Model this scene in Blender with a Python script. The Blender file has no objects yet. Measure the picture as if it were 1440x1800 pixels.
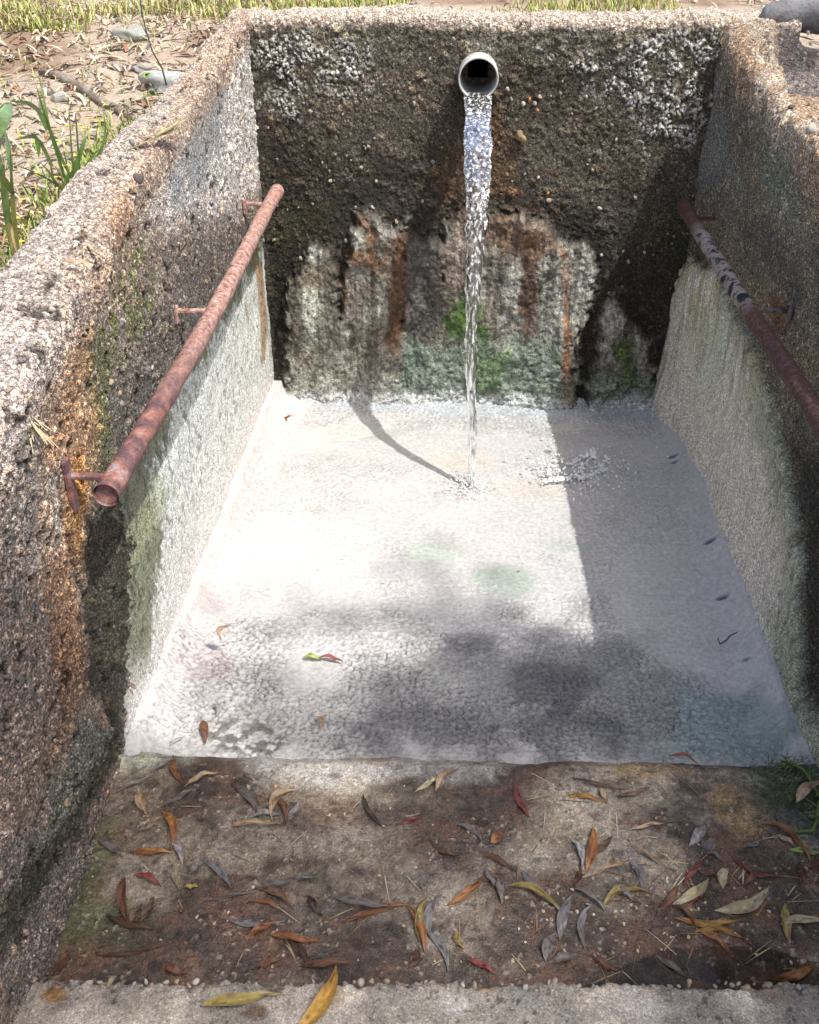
import bpy, math, random
import numpy as np
from mathutils import Vector

random.seed(7)
RNG = np.random.default_rng(7)
SC = bpy.context.scene
COL = SC.collection

# ------------------------------------------------------------------ camera, sky, sun, exposure
FPX, PITCH, YAW, CAMZ = 1700.0, math.radians(32.9), math.radians(3.25), 1.145
cam_d = bpy.data.cameras.new("camera")
cam = bpy.data.objects.new("camera", cam_d)
COL.objects.link(cam)
cam.location = (0, 0, CAMZ)
cam.rotation_euler = (math.pi / 2 - PITCH, 0, YAW)
cam_d.sensor_fit = 'VERTICAL'
cam_d.sensor_height = 36.0
cam_d.lens = 36.0 * FPX / 1800.0
cam_d.clip_start = 0.02
cam_d.clip_end = 500.0
SC.camera = cam

SUN = Vector((0.45, -0.37, 1.0)).normalized()          # towards the sun
elev = math.asin(SUN.z)
world = bpy.data.worlds.new("World")
SC.world = world
world.use_nodes = True
wn = world.node_tree.nodes
sky = wn.new('ShaderNodeTexSky')
sky.sky_type = 'NISHITA'
sky.sun_disc = False
sky.sun_elevation = elev
sky.sun_rotation = math.atan2(SUN.x, SUN.y)
wn['Background'].inputs['Strength'].default_value = 0.15
sky.dust_density = 4.0
sky.ozone_density = 0.3
sky.air_density = 0.9
world.node_tree.links.new(sky.outputs[0], wn['Background'].inputs['Color'])
sun_d = bpy.data.lights.new("sun", 'SUN')
sun_d.energy = 3.0
sun_d.angle = math.radians(0.53)
sun_d.color = (1.0, 0.965, 0.91)
sun = bpy.data.objects.new("sun", sun_d)
COL.objects.link(sun)
sun.location = (3, -3, 8)
sun.rotation_euler = (-SUN).to_track_quat('-Z', 'Y').to_euler()
SC.view_settings.view_transform = 'Standard'
SC.view_settings.look = 'None'
SC.view_settings.exposure = 0.66
SC.view_settings.gamma = 1.0
SC.view_settings.use_curve_mapping = False
SC.cycles.max_bounces = 10
SC.cycles.transparent_max_bounces = 12
SC.cycles.caustics_reflective = False
SC.cycles.caustics_refractive = False

# ------------------------------------------------------------------ measuring: a pixel of the photograph to a point on a plane
_fw = np.array([-math.sin(YAW) * math.cos(PITCH), math.cos(YAW) * math.cos(PITCH), -math.sin(PITCH)])
_rt = np.array([math.cos(YAW), math.sin(YAW), 0.0])
_up = np.cross(_rt, _fw)
_C = np.array([0, 0, CAMZ])
def _ray(u, v): return _fw + (u - 720) / FPX * _rt - (v - 900) / FPX * _up
def onz(u, v, z): d = _ray(u, v); return _C + d * (z - CAMZ) / d[2]
def onx(u, v, x): d = _ray(u, v); return _C + d * x / d[0]
def ony(u, v, y): d = _ray(u, v); return _C + d * y / d[1]

XL, XR, YB = -0.485, 0.58, 2.32                         # inner faces of the walls
PX_L = lambda p: [(q[1], q[2]) for q in (onx(u, v, XL) for u, v in p)]
PX_R = lambda p: [(q[1], q[2]) for q in (onx(u, v, XR - 0.01) for u, v in p)]
PX_B = lambda p: [(q[0], q[2]) for q in (ony(u, v, YB) for u, v in p)]
def PX_Z(z): return lambda p: [(q[0], q[1]) for q in (onz(u, v, z) for u, v in p)]
PX_F = PX_Z(0.0)
PX_S = PX_Z(0.045)

# ------------------------------------------------------------------ noise on arrays
def _h(ix, iy, seed):
    a = (ix.astype(np.int64) * 374761393 + iy.astype(np.int64) * 668265263 + seed * 974634777) & 0xFFFFFFFF
    a = ((a ^ (a >> 13)) * 1274126177) & 0xFFFFFFFF
    a = ((a ^ (a >> 16)) * 2246822519) & 0xFFFFFFFF
    return ((a ^ (a >> 15)) & 0xFFFFFF) / float(0x1000000)
def vnoise(x, y, seed=0):
    ix, iy = np.floor(x), np.floor(y)
    fx, fy = x - ix, y - iy
    fx = fx * fx * (3 - 2 * fx); fy = fy * fy * (3 - 2 * fy)
    a, b, c, d = _h(ix, iy, seed), _h(ix + 1, iy, seed), _h(ix, iy + 1, seed), _h(ix + 1, iy + 1, seed)
    return (a + (b - a) * fx) * (1 - fy) + (c + (d - c) * fx) * fy
def fbm(x, y, seed=0, octv=4):
    s, a, t = 0, 0.5, 0
    for i in range(octv):
        s = s + a * vnoise(x, y, seed + i * 17); t += a
        x = x * 2.03 + 13.7; y = y * 2.03 + 7.1; a *= 0.5
    return s / t
def voro(x, y, seed=0, jit=0.95):
    ix, iy = np.floor(x), np.floor(y)
    f1 = np.full(x.shape, 9.0); f2 = np.full(x.shape, 9.0); cid = np.zeros(x.shape)
    for dx in (-1, 0, 1):
        for dy in (-1, 0, 1):
            cx, cy = ix + dx, iy + dy
            px = cx + 0.5 + jit * (_h(cx, cy, seed) - 0.5)
            py = cy + 0.5 + jit * (_h(cx, cy, seed + 5) - 0.5)
            d = np.hypot(px - x, py - y)
            n = d < f1
            f2 = np.where(n, f1, np.minimum(f2, d))
            cid = np.where(n, _h(cx, cy, seed + 9), cid)
            f1 = np.where(n, d, f1)
    return f1, f2, cid
def sstep(a, b, x):
    t = np.clip((x - a) / (b - a), 0, 1)
    return t * t * (3 - 2 * t)
def sdpoly(x, y, pts):                                   # negative inside
    d = np.full(x.shape, 1e9); ins = np.zeros(x.shape, bool)
    n = len(pts)
    for i in range(n):
        ax, ay = pts[i]; bx, by = pts[(i + 1) % n]
        ex, ey = bx - ax, by - ay
        t = np.clip(((x - ax) * ex + (y - ay) * ey) / (ex * ex + ey * ey + 1e-12), 0, 1)
        d = np.minimum(d, (x - ax - t * ex) ** 2 + (y - ay - t * ey) ** 2)
        if ay != by:
            ins ^= ((ay > y) != (by > y)) & (x < ex * (y - ay) / (by - ay) + ax)
    d = np.sqrt(d)
    return np.where(ins, -d, d)
class Zone:
    """masks with ragged edges over one surface's own coordinates"""
    def __init__(s, a, b, px):
        s.a, s.b, s.px = a, b, px
        s.w = (fbm(a / 0.06, b / 0.06, 91, 5) - 0.5) * 2
        s.w2 = (fbm(a / 0.015, b / 0.015, 47, 3) - 0.5) * 2
    def poly(s, pts, soft=0.02, rag=0.03, fine=0.01):
        return sstep(soft, -soft, sdpoly(s.a, s.b, s.px(pts)) + s.w * rag + s.w2 * fine)
    def disc(s, u, v, r, asp=1.0, soft=0.6, rag=0.6):
        (c0, c1), = s.px([(u, v)])
        d = np.hypot((s.a - c0), (s.b - c1) / asp) / r
        return sstep(1 + soft / 2, 1 - soft / 2, d + s.w * rag + s.w2 * rag * 0.4)
def mix(c, t, m):
    return c + (np.asarray(t) - c) * np.clip(m, 0, 1)[..., None]
def flat(shape, c): return np.broadcast_to(np.asarray(c, float), shape + (3,)).copy()
PEB = np.array([(1.75, 1.65, 1.5), (1.3, 1.25, 1.15), (1.05, 0.98, 0.9), (0.75, 0.7, 0.66), (1.35, 1.1, 0.85), (1.0, 0.8, 0.62),
                (0.55, 0.52, 0.52), (1.5, 1.45, 1.4), (0.85, 0.85, 0.9), (1.15, 1.05, 0.9)])
def aggregate(a, b, cell=0.0055, amp=0.0016, seed=1, warp=0.45, keep=0.55, big=0.16):
    """rough concrete with pebbles of several sizes showing: height, pebble mask, pebble tint"""
    wx = (fbm(a / cell / 1.6, b / cell / 1.6, seed + 3, 3) - 0.5) * warp * 2
    wy = (fbm(a / cell / 1.6, b / cell / 1.6, seed + 4, 3) - 0.5) * warp * 2
    reg = fbm(a / 0.05, b / 0.05, seed + 8, 4)
    h = (fbm(a / 0.012, b / 0.012, seed + 6, 4) - 0.5) * 0.006 + (fbm(a / 0.004, b / 0.004, seed + 7, 2) - 0.5) * 0.0016
    mask = np.zeros(a.shape); tint = np.ones(a.shape + (3,))
    for k, (sc, kp, am) in enumerate(((1.0, keep, 1.0), (1.9, big * 1.6, 1.7), (3.4, big * 0.55, 2.4))):
        f1, f2, c = voro(a / (cell * sc) + wx / sc, b / (cell * sc) + wy / sc, seed + 30 * k)
        r = 0.22 + 0.34 * ((c * 7.3) % 1)
        on = ((c * 13.7) % 1) < kp * (0.45 + 1.2 * sstep(0.35, 0.65, reg))
        dome = np.sqrt(np.clip(1 - (f1 / r) ** 2, 0, 1)) * on
        h = h + amp * am * dome * (0.35 + ((c * 3.1) % 1))
        m = sstep(0.12, 0.4, dome) * (0.45 + 0.55 * ((c * 29.3) % 1))
        tint = tint + (PEB[(c * 9.99).astype(int)] - tint) * m[..., None]
        mask = np.maximum(mask, m)
    return h, mask, tint

# ------------------------------------------------------------------ mesh helpers
def raw_mesh(name, V, quads, smooth=True, col=None, wet=None):
    V = np.asarray(V, np.float32).reshape(-1, 3); F = np.asarray(quads, np.int32)
    k = F.shape[1]
    me = bpy.data.meshes.new(name)
    me.vertices.add(len(V)); me.vertices.foreach_set('co', V.ravel())
    me.loops.add(F.size); me.loops.foreach_set('vertex_index', F.ravel())
    me.polygons.add(len(F)); me.polygons.foreach_set('loop_start', np.arange(0, F.size, k, dtype=np.int32))
    me.polygons.foreach_set('use_smooth', np.full(len(F), smooth))
    me.update(calc_edges=True)
    if col is not None:
        c = np.ones((len(V), 4), np.float32); c[:, :3] = np.asarray(col).reshape(-1, 3)
        me.attributes.new('Col', 'FLOAT_COLOR', 'POINT').data.foreach_set('color', c.ravel())
    if wet is not None:
        me.attributes.new('wet', 'FLOAT', 'POINT').data.foreach_set('value', np.asarray(wet, np.float32).ravel())
    return me
def link(name, me, mat, parent=None):
    o = bpy.data.objects.new(name, me)
    COL.objects.link(o)
    if mat is not None and me is not None and not me.materials: me.materials.append(mat)
    if parent is not None: o.parent = parent
    return o
def tag(o, label, cat=None, group=None, kind=None):
    o['label'] = label
    if cat: o['category'] = cat
    if group: o['group'] = group
    if kind: o['kind'] = kind
    return o
def empty(name, loc=(0, 0, 0)):
    o = bpy.data.objects.new(name, None); COL.objects.link(o); o.location = loc
    o.empty_display_size = 0.05
    return o
def grid_faces(n, m):
    i = np.arange(n - 1)[:, None] * m + np.arange(m - 1)[None, :]
    return np.stack([i, i + 1, i + m + 1, i + m], -1).reshape(-1, 4)
def normals(P):
    du = np.gradient(P, axis=0); dv = np.gradient(P, axis=1)
    N = np.cross(du, dv)
    return N / (np.linalg.norm(N, axis=-1, keepdims=True) + 1e-12)
def sheet(parts, P, h, col, wet, flip=1):
    """parts: list of (name, material, parent, mask or None); faces go to the first part whose mask holds"""
    n, m = P.shape[:2]
    N = normals(P) * flip
    V = (P + N * h[..., None]).reshape(-1, 3)
    F = grid_faces(n, m)
    if flip < 0: F = F[:, ::-1]
    C = col.reshape(-1, 3); W = wet.reshape(-1)
    left = np.ones(len(F), bool); out = []
    for name, mat, par, mask in parts:
        sel = left.copy() if mask is None else left & (mask.reshape(-1)[F].mean(1) > 0.5)
        left &= ~sel
        f = F[sel]
        if name is None: continue
        idx, inv = np.unique(f, return_inverse=True)
        me = raw_mesh(name, V[idx], inv.reshape(f.shape), True, np.clip(C[idx], 0.008, 0.88), W[idx])
        out.append(link(name, me, mat, par))
    return out
def tube_mesh(name, pts, rad, seg=12, cap=True, col=None, squash=1.0):
    pts = [Vector(p) for p in pts]; n = len(pts)
    rad = [rad] * n if not hasattr(rad, '__len__') else list(rad)
    V = []; F = []
    t0 = (pts[1] - pts[0]).normalized()
    ref = Vector((0, 0, 1)) if abs(t0.z) < 0.9 else Vector((1, 0, 0))
    for i, p in enumerate(pts):
        t = (pts[min(i + 1, n - 1)] - pts[max(i - 1, 0)]).normalized()
        a = ref.cross(t).normalized(); b = t.cross(a)
        for k in range(seg):
            w = 2 * math.pi * k / seg
            V.append(p + a * (math.cos(w) * rad[i]) + b * (math.sin(w) * rad[i] * squash))
    for i in range(n - 1):
        for k in range(seg):
            F.append((i * seg + k, i * seg + (k + 1) % seg, (i + 1) * seg + (k + 1) % seg, (i + 1) * seg + k))
    if cap:
        F.append(tuple(range(seg))[::-1]); F.append(tuple((n - 1) * seg + k for k in range(seg)))
    me = bpy.data.meshes.new(name); me.from_pydata([tuple(v) for v in V], [], F)
    for p in me.polygons: p.use_smooth = len(p.vertices) == 4
    return me
def box_mesh(name, c, s, bev=0.0015):
    import bmesh
    bm = bmesh.new(); bmesh.ops.create_cube(bm, size=1)
    for v in bm.verts: v.co = Vector((v.co.x * s[0] + c[0], v.co.y * s[1] + c[1], v.co.z * s[2] + c[2]))
    bmesh.ops.bevel(bm, geom=bm.edges[:], offset=bev, segments=1, affect='EDGES')
    me = bpy.data.meshes.new(name); bm.to_mesh(me); bm.free()
    return me
def stone_mesh(name, sub, rough, seed, sq=(1, 1, 1)):
    import bmesh
    bm = bmesh.new(); bmesh.ops.create_icosphere(bm, subdivisions=sub, radius=1)
    r = random.Random(seed); ax = [Vector((r.gauss(0, 1), r.gauss(0, 1), r.gauss(0, 1))).normalized() for _ in range(7)]
    am = [r.uniform(-1, 1) for _ in ax]; fr = [r.uniform(1, 3) for _ in ax]
    for v in bm.verts:
        d = v.co.normalized(); k = 1 + rough * sum(a * math.sin(f * d.dot(x) * 2 + a * 5) for a, f, x in zip(am, fr, ax)) / 3
        v.co = Vector((d.x * k * sq[0], d.y * k * sq[1], d.z * k * sq[2]))
    me = bpy.data.meshes.new(name); bm.to_mesh(me); bm.free()
    for p in me.polygons: p.use_smooth = True
    return me

# ------------------------------------------------------------------ materials
class NT:
    def __init__(s, name):
        s.m = bpy.data.materials.new(name); s.m.use_nodes = True
        s.t = s.m.node_tree; s.n = s.t.nodes; s.b = s.n['Principled BSDF']; s.out = s.n['Material Output']
    def new(s, t, **k):
        o = s.n.new('ShaderNode' + t)
        for a, b in k.items(): setattr(o, a, b)
        return o
    def l(s, a, b): s.t.links.new(a, b)
    def noise(s, scale, detail=3, rough=0.6, vec=None):
        o = s.new('TexNoise'); o.inputs['Scale'].default_value = scale; o.inputs['Detail'].default_value = detail
        o.inputs['Roughness'].default_value = rough
        if vec is None:
            tc = s.new('TexCoord'); vec = tc.outputs['Object']
        s.l(vec, o.inputs['Vector']); return o.outputs['Fac']
    def ramp(s, fac, stops, interp='LINEAR'):
        r = s.new('ValToRGB'); r.color_ramp.interpolation = interp
        e = r.color_ramp.elements
        while len(e) < len(stops): e.new(0.5)
        for x, (p, c) in zip(e, stops):
            x.position = p; x.color = (c, c, c, 1) if not hasattr(c, '__len__') else tuple(c) + (1,)
        s.l(fac, r.inputs['Fac']); return r.outputs['Color']
    def mixc(s, a, b, fac, mode='MIX'):
        o = s.new('Mix', data_type='RGBA', blend_type=mode)
        for v, k in ((a, 6), (b, 7), (fac, 0)):
            if hasattr(v, 'is_linked'): s.l(v, o.inputs[k])
            elif k == 0: o.inputs[0].default_value = v
            else: o.inputs[k].default_value = tuple(v) + (1,)
        return o.outputs[2]
    def bump(s, h, strength, dist):
        o = s.new('Bump'); o.inputs['Strength'].default_value = strength; o.inputs['Distance'].default_value = dist
        s.l(h, o.inputs['Height']); s.l(o.outputs['Normal'], s.b.inputs['Normal']); return o
def surface_material(name, grain=700, lo=0.62, hi=1.38, bump=0.6, dist=0.0012, dry=0.95, wetr=0.22, spec=0.35, grit=0, gritmix=0.85):
    """colour and wetness come with the mesh; grain and fine relief from noise"""
    t = NT(name)
    a = t.new('Attribute', attribute_name='Col'); w = t.new('Attribute', attribute_name='wet')
    g1 = t.noise(grain, 4, 0.7); g2 = t.noise(grain * 0.23, 3, 0.6)
    m = t.mixc(a.outputs['Color'], t.ramp(g1, [(0.3, lo), (0.7, hi)]), 1.0, 'MULTIPLY')
    m = t.mixc(m, t.ramp(g2, [(0.3, 0.82), (0.7, 1.18)]), 1.0, 'MULTIPLY')
    relief = g1
    if grit:
        tc = t.new('TexCoord'); nz = t.new('TexNoise'); nz.inputs['Scale'].default_value = grit * 0.7; nz.inputs['Detail'].default_value = 2
        t.l(tc.outputs['Object'], nz.inputs['Vector'])
        vm = t.new('VectorMath', operation='MULTIPLY_ADD'); t.l(nz.outputs['Color'], vm.inputs[0]); vm.inputs[1].default_value = (0.9 / grit,) * 3; t.l(tc.outputs['Object'], vm.inputs[2])
        for sc, fac, lo2 in ((grit, gritmix, 0.16), (grit * 1.9, gritmix * 0.75, 0.3)):
            vo = t.new('TexVoronoi'); vo.inputs['Scale'].default_value = sc
            t.l(vm.outputs[0], vo.inputs['Vector'])
            sp = t.new('SeparateColor'); t.l(vo.outputs['Color'], sp.inputs[0])
            m = t.mixc(m, t.ramp(sp.outputs[0], [(0.0, 0.5), (0.3, 0.85), (0.7, 1.15), (0.88, 1.5), (1.0, 2.1)]), fac, 'MULTIPLY')
            m = t.mixc(m, t.ramp(vo.outputs['Distance'], [(0.3, 1.18), (0.55, 0.9), (0.75, lo2)]), fac, 'MULTIPLY')
            relief2 = t.new('Math', operation='MULTIPLY_ADD'); t.l(vo.outputs['Distance'], relief2.inputs[0]); relief2.inputs[1].default_value = -1.1; t.l(relief, relief2.inputs[2])
            relief = relief2.outputs[0]
        gain = 1 + 0.62 * gritmix
        m = t.mixc(m, (gain, gain, gain), 1.0, 'MULTIPLY')
    t.l(m, t.b.inputs['Base Color'])
    mr = t.new('MapRange'); mr.inputs['To Min'].default_value = dry; mr.inputs['To Max'].default_value = wetr
    t.l(w.outputs['Fac'], mr.inputs['Value']); t.l(mr.outputs['Result'], t.b.inputs['Roughness'])
    t.b.inputs['Specular IOR Level'].default_value = spec
    t.bump(relief, bump, dist)
    return t.m
M_CONC = surface_material('pebbly_concrete', bump=0.9, dist=0.0018, grit=285, gritmix=0.72)
M_CRUST = surface_material('lime_crust', 600, 0.75, 1.22, 0.7, 0.0015, grit=300, gritmix=0.5)
M_FLOOR = surface_material('white_lime_floor', 500, 0.92, 1.07, 0.25, 0.001, dry=0.8, wetr=0.12, spec=0.5, grit=420, gritmix=0.09)
M_SLAB = surface_material('stained_slab', 650, 0.7, 1.3, 0.55, 0.0012, dry=0.9, wetr=0.15, spec=0.45, grit=380, gritmix=0.34)
M_SOIL = surface_material('dry_soil', 300, 0.65, 1.35, 0.9, 0.004)
M_LEAFLET = surface_material('vegetation', 250, 0.75, 1.25, 0.2, 0.0005, dry=0.6, wetr=0.25, spec=0.4)
def flat_material(name, c, var=0.35, scale=300, rough=0.85, bump=0.4, dist=0.0006, c2=None):
    t = NT(name)
    n = t.noise(scale, 4, 0.65); n2 = t.noise(scale * 0.2, 3, 0.6)
    m = t.mixc(c, c2 if c2 else tuple(x * 0.6 for x in c), t.ramp(n2, [(0.35, 0.0), (0.65, 1.0)]))
    m = t.mixc(m, t.ramp(n, [(0.3, 1 - var), (0.7, 1 + var)]), 1.0, 'MULTIPLY')
    t.l(m, t.b.inputs['Base Color']); t.b.inputs['Roughness'].default_value = rough
    t.bump(n, bump, dist)
    return t.m
M_PEB = [flat_material('pebble_white', (0.46, 0.43, 0.37), c2=(0.36, 0.33, 0.28)), flat_material('pebble_grey', (0.3, 0.29, 0.27)),
         flat_material('pebble_tan', (0.42, 0.33, 0.23)), flat_material('pebble_orange', (0.5, 0.25, 0.08)), flat_material('pebble_dark', (0.13, 0.11, 0.1))]
def rust_material(name, paint):
    t = NT(name)
    n1 = t.noise(38, 5, 0.65); n2 = t.noise(110, 4, 0.7); n3 = t.noise(17, 3, 0.55); n4 = t.noise(420, 3, 0.7)
    c = t.ramp(n1, [(0.28, (0.07, 0.04, 0.045)), (0.45, (0.15, 0.072, 0.06)), (0.56, (0.25, 0.13, 0.10)), (0.72, (0.36, 0.26, 0.23))])
    c = t.mixc(c, (0.36, 0.29, 0.26), t.ramp(n2, [(0.56, 0.0), (0.66, 0.85)]))
    c = t.mixc(c, (0.33, 0.12, 0.05), t.ramp(n3, [(0.6, 0.0), (0.68, 0.65)]))
    tc = t.new('TexCoord'); sp = t.new('SeparateXYZ'); t.l(tc.outputs['Object'], sp.inputs[0])
    mr = t.new('MapRange'); mr.inputs['From Min'].default_value = 0.2; mr.inputs['From Max'].default_value = 0.55; t.l(sp.outputs['Y'], mr.inputs['Value'])
    far = t.ramp(n2, [(0.36, (0.15, 0.065, 0.055)), (0.47, (0.35, 0.19, 0.15)), (0.56, (0.4, 0.26, 0.22)), (0.66, (0.5, 0.4, 0.36))])
    near = t.ramp(n1, [(0.35, (0.075, 0.045, 0.055)), (0.5, (0.17, 0.09, 0.085)), (0.58, (0.3, 0.13, 0.09)), (0.66, (0.28, 0.24, 0.25))])
    if not paint: c = t.mixc(near, far, mr.outputs[0])
    if paint:
        c = t.ramp(n2, [(0.3, (0.05, 0.026, 0.023)), (0.5, (0.088, 0.042, 0.036)), (0.7, (0.15, 0.095, 0.083))])
        mr = t.new('MapRange'); mr.inputs['From Min'].default_value = 0.66; mr.inputs['From Max'].default_value = 0.74
        t.l(sp.outputs['Y'], mr.inputs['Value'])
        mr2 = t.new('MapRange'); mr2.inputs['From Min'].default_value = 1.17; mr2.inputs['From Max'].default_value = 1.08
        t.l(sp.outputs['Y'], mr2.inputs['Value'])
        mm = t.new('Math', operation='MULTIPLY'); t.l(mr.outputs[0], mm.inputs[0]); t.l(mr2.outputs[0], mm.inputs[1])
        pc = t.ramp(t.noise(30, 4, 0.6), [(0.42, (0.012, 0.014, 0.025)), (0.47, (0.25, 0.225, 0.2)), (0.55, (0.3, 0.275, 0.25)), (0.6, (0.12, 0.055, 0.045))], 'LINEAR')
        c = t.mixc(c, pc, mm.outputs[0])
    c = t.mixc(c, t.ramp(n4, [(0.3, 0.7), (0.7, 1.3)]), 1.0, 'MULTIPLY')
    t.l(c, t.b.inputs['Base Color']); t.b.inputs['Roughness'].default_value = 0.75
    t.b.inputs['Specular IOR Level'].default_value = 0.35
    t.bump(n2, 1.0, 0.0025)
    return t.m
M_RUST = rust_material('rusty_steel', False)
M_RUSTP = rust_material('rusty_steel_flaking_paint', True)
def water_film(name, tint, rough, wave, dist):
    t = NT(name); t.n.remove(t.b)
    fr = t.new('Fresnel'); fr.inputs['IOR'].default_value = 1.33
    tr = t.new('BsdfTransparent'); tr.inputs['Color'].default_value = tint + (1,)
    gl = t.new('BsdfGlossy'); gl.inputs['Roughness'].default_value = rough
    bp = t.new('Bump'); bp.inputs['Strength'].default_value = 0.35; bp.inputs['Distance'].default_value = dist
    t.l(t.noise(wave, 3, 0.5), bp.inputs['Height'])
    t.l(bp.outputs[0], gl.inputs['Normal']); t.l(bp.outputs[0], fr.inputs['Normal'])
    ge = t.new('NewGeometry'); iv = t.new('Math', operation='SUBTRACT'); iv.inputs[0].default_value = 1.0; t.l(ge.outputs['Backfacing'], iv.inputs[1])
    fm = t.new('Math', operation='MULTIPLY'); t.l(fr.outputs[0], fm.inputs[0]); t.l(iv.outputs[0], fm.inputs[1])
    mx = t.new('MixShader'); t.l(fm.outputs[0], mx.inputs[0]); t.l(tr.outputs[0], mx.inputs[1]); t.l(gl.outputs[0], mx.inputs[2])
    t.l(mx.outputs[0], t.out.inputs['Surface'])
    return t.m
M_FILM = water_film('shallow_water', (1.0, 1.0, 1.0), 0.08, 60, 0.0008)
M_PUDDLE = water_film('puddle_water', (0.7, 0.68, 0.66), 0.02, 25, 0.0006)
tw = NT('falling_water')
tw.b.inputs['Transmission Weight'].default_value = 1.0
tw.b.inputs['IOR'].default_value = 1.33; tw.b.inputs['Roughness'].default_value = 0.06
tw.b.inputs['Base Color'].default_value = (0.97, 0.985, 0.98, 1)
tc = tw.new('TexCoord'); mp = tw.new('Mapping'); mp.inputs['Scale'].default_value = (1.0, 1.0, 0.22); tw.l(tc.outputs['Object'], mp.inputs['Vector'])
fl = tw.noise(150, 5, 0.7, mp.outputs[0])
tw.l(tw.ramp(fl, [(0.51, 1.0), (0.61, 0.35)]), tw.b.inputs['Transmission Weight'])  # less clear white flecks imitate sun sparkle on the water
tw.b.inputs['Specular IOR Level'].default_value = 0.8
tw.bump(tw.noise(110, 3, 0.6, mp.outputs[0]), 0.5, 0.004)
M_WATER = tw.m
tp = NT('grey_plastic_pipe')
pc = tp.mixc((0.55, 0.56, 0.55), (0.4, 0.4, 0.37), tp.ramp(tp.noise(45, 4, 0.6), [(0.42, 0.0), (0.66, 1.0)]))
tp.l(pc, tp.b.inputs['Base Color']); tp.b.inputs['Roughness'].default_value = 0.45
tp.bump(tp.noise(200, 3, 0.6), 0.2, 0.0006)
M_PIPE = tp.m

# ------------------------------------------------------------------ heights of the place
def topL(y): return np.interp(y, [0.3, 0.6, 0.8, 1.0, 1.2, 1.46, 2.0, 2.32, 2.5], [0.60, 0.63, 0.655, 0.69, 0.735, 0.785, 0.845, 0.915, 0.92])
def topR(y): return np.interp(y, [0.3, 0.6, 1.0, 1.3, 1.75, 2.0, 2.2, 2.32, 2.5], [0.56, 0.62, 0.68, 0.74, 0.785, 0.805, 0.845, 0.915, 0.92])
def slab_z(x, y):
    z = 0.05 - 0.03 * np.clip((1.0 - y) / 0.34, 0, 1.2)
    return z - 0.012 * np.exp(-(((x - 0.36) / 0.2) ** 2 + ((y - 0.68) / 0.13) ** 2)) + (fbm(np.asarray(x) / 0.12, np.asarray(y) / 0.12, 5, 3) - 0.5) * 0.008
def ground_base(x, y):
    z = np.interp(y, [-80, 0.12, 0.5, 1.0, 1.5, 2.0, 2.45, 3.0, 6.0, 90.0], [-0.3, -0.3, 0.5, 0.62, 0.715, 0.785, 0.86, 0.885, 0.9, 1.2])
    return z + (fbm(x / 0.5, y / 0.5, 71, 4) - 0.5) * 0.05 * sstep(0.62, 0.9, np.abs(x - 0.05)) + (fbm(x / 0.06, y / 0.06, 72, 3) - 0.5) * 0.018
def ground_z(x, y):
    x, y = np.asarray(x, float), np.asarray(y, float)
    z = ground_base(x, y)
    inside = sstep(-0.515, -0.495, x) * sstep(0.72, 0.69, x) * sstep(2.445, 2.42, y)
    return z * (1 - inside) + -0.3 * inside

# ------------------------------------------------------------------ ground
def axis(fine0, fine1, step, far):
    a = list(np.arange(fine0, fine1, step)); s = step; v = fine1
    while v < far: a.append(v); s *= 1.22; v += s
    s = step * 1.22; v = fine0 - s; pre = []
    while v > -far: pre.append(v); s *= 1.22; v -= s
    return np.array(pre[::-1] + a + [far])
gx = axis(-2.2, 1.6, 0.013, 90); gy = axis(0.6, 4.4, 0.013, 90)
X, Y = np.meshgrid(gx, gy, indexing='ij')
Z = ground_z(X, Y)
c = flat(X.shape, (0.42, 0.33, 0.25))
n = fbm(X / 0.25, Y / 0.25, 3, 5)
c = mix(c, (0.27, 0.19, 0.13), sstep(0.5, 0.65, n))
c = mix(c, (0.45, 0.37, 0.29), sstep(0.5, 0.38, n))
c = mix(c, (0.2, 0.17, 0.09), sstep(2.7, 3.6, Y) * sstep(0.42, 0.6, fbm(X / 0.3, Y / 0.3, 8, 4)) * 0.8)
gf = grid_faces(len(gx), len(gy)); fxm, fym = X.ravel()[gf].mean(1), Y.ravel()[gf].mean(1)
gf = gf[~((np.abs(fxm - 0.02) < 0.075) & (np.abs(fym - 2.432) < 0.03))]
me = raw_mesh('ground', np.stack([X, Y, Z], -1), gf, True, c, np.zeros(X.shape))
g = link('ground', me, M_SOIL)
tag(g, 'dry brown earth around and behind the concrete trough', kind='structure')

# ------------------------------------------------------------------ basin floor
nx, ny = 380, 470
fx = np.linspace(XL - 0.01, XR + 0.01, nx); fy = np.linspace(0.985, YB + 0.012, ny)
X, Y = np.meshgrid(fx, fy, indexing='ij')
zo = Zone(X, Y, PX_F)
def fillet(d, r):
    d = np.clip(d, r * 0.1, r); return r - np.sqrt(np.clip(r * r - (r - d) ** 2, 0, None))
edge_n = (fbm(Y / 0.1, X / 0.1, 12, 3) - 0.5) * 0.03
Z = np.maximum.reduce([fillet(X - XL + edge_n, 0.085), fillet(np.interp(Y, [1.0, 1.3, 2.3], [0.540, 0.548, 0.556]) - X + edge_n * 0.6, 0.07), fillet(YB - Y + edge_n * 0.6, 0.035)])
Z += (fbm(X / 0.3, Y / 0.3, 33, 3) - 0.5) * 0.012
crack_zone = np.maximum.reduce([
    zo.poly([(330, 1110), (560, 1060), (760, 1090), (1050, 1040), (1120, 1130), (1260, 1190), (1400, 1345), (200, 1330)], 0.05, 0.08),
    0.8 * zo.poly([(510, 690), (690, 700), (1160, 705), (1170, 770), (950, 770), (540, 745)], 0.03, 0.06),
    0.5 * zo.poly([(430, 800), (1180, 800), (1260, 1050), (380, 1080)], 0.06, 0.05)])
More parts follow.
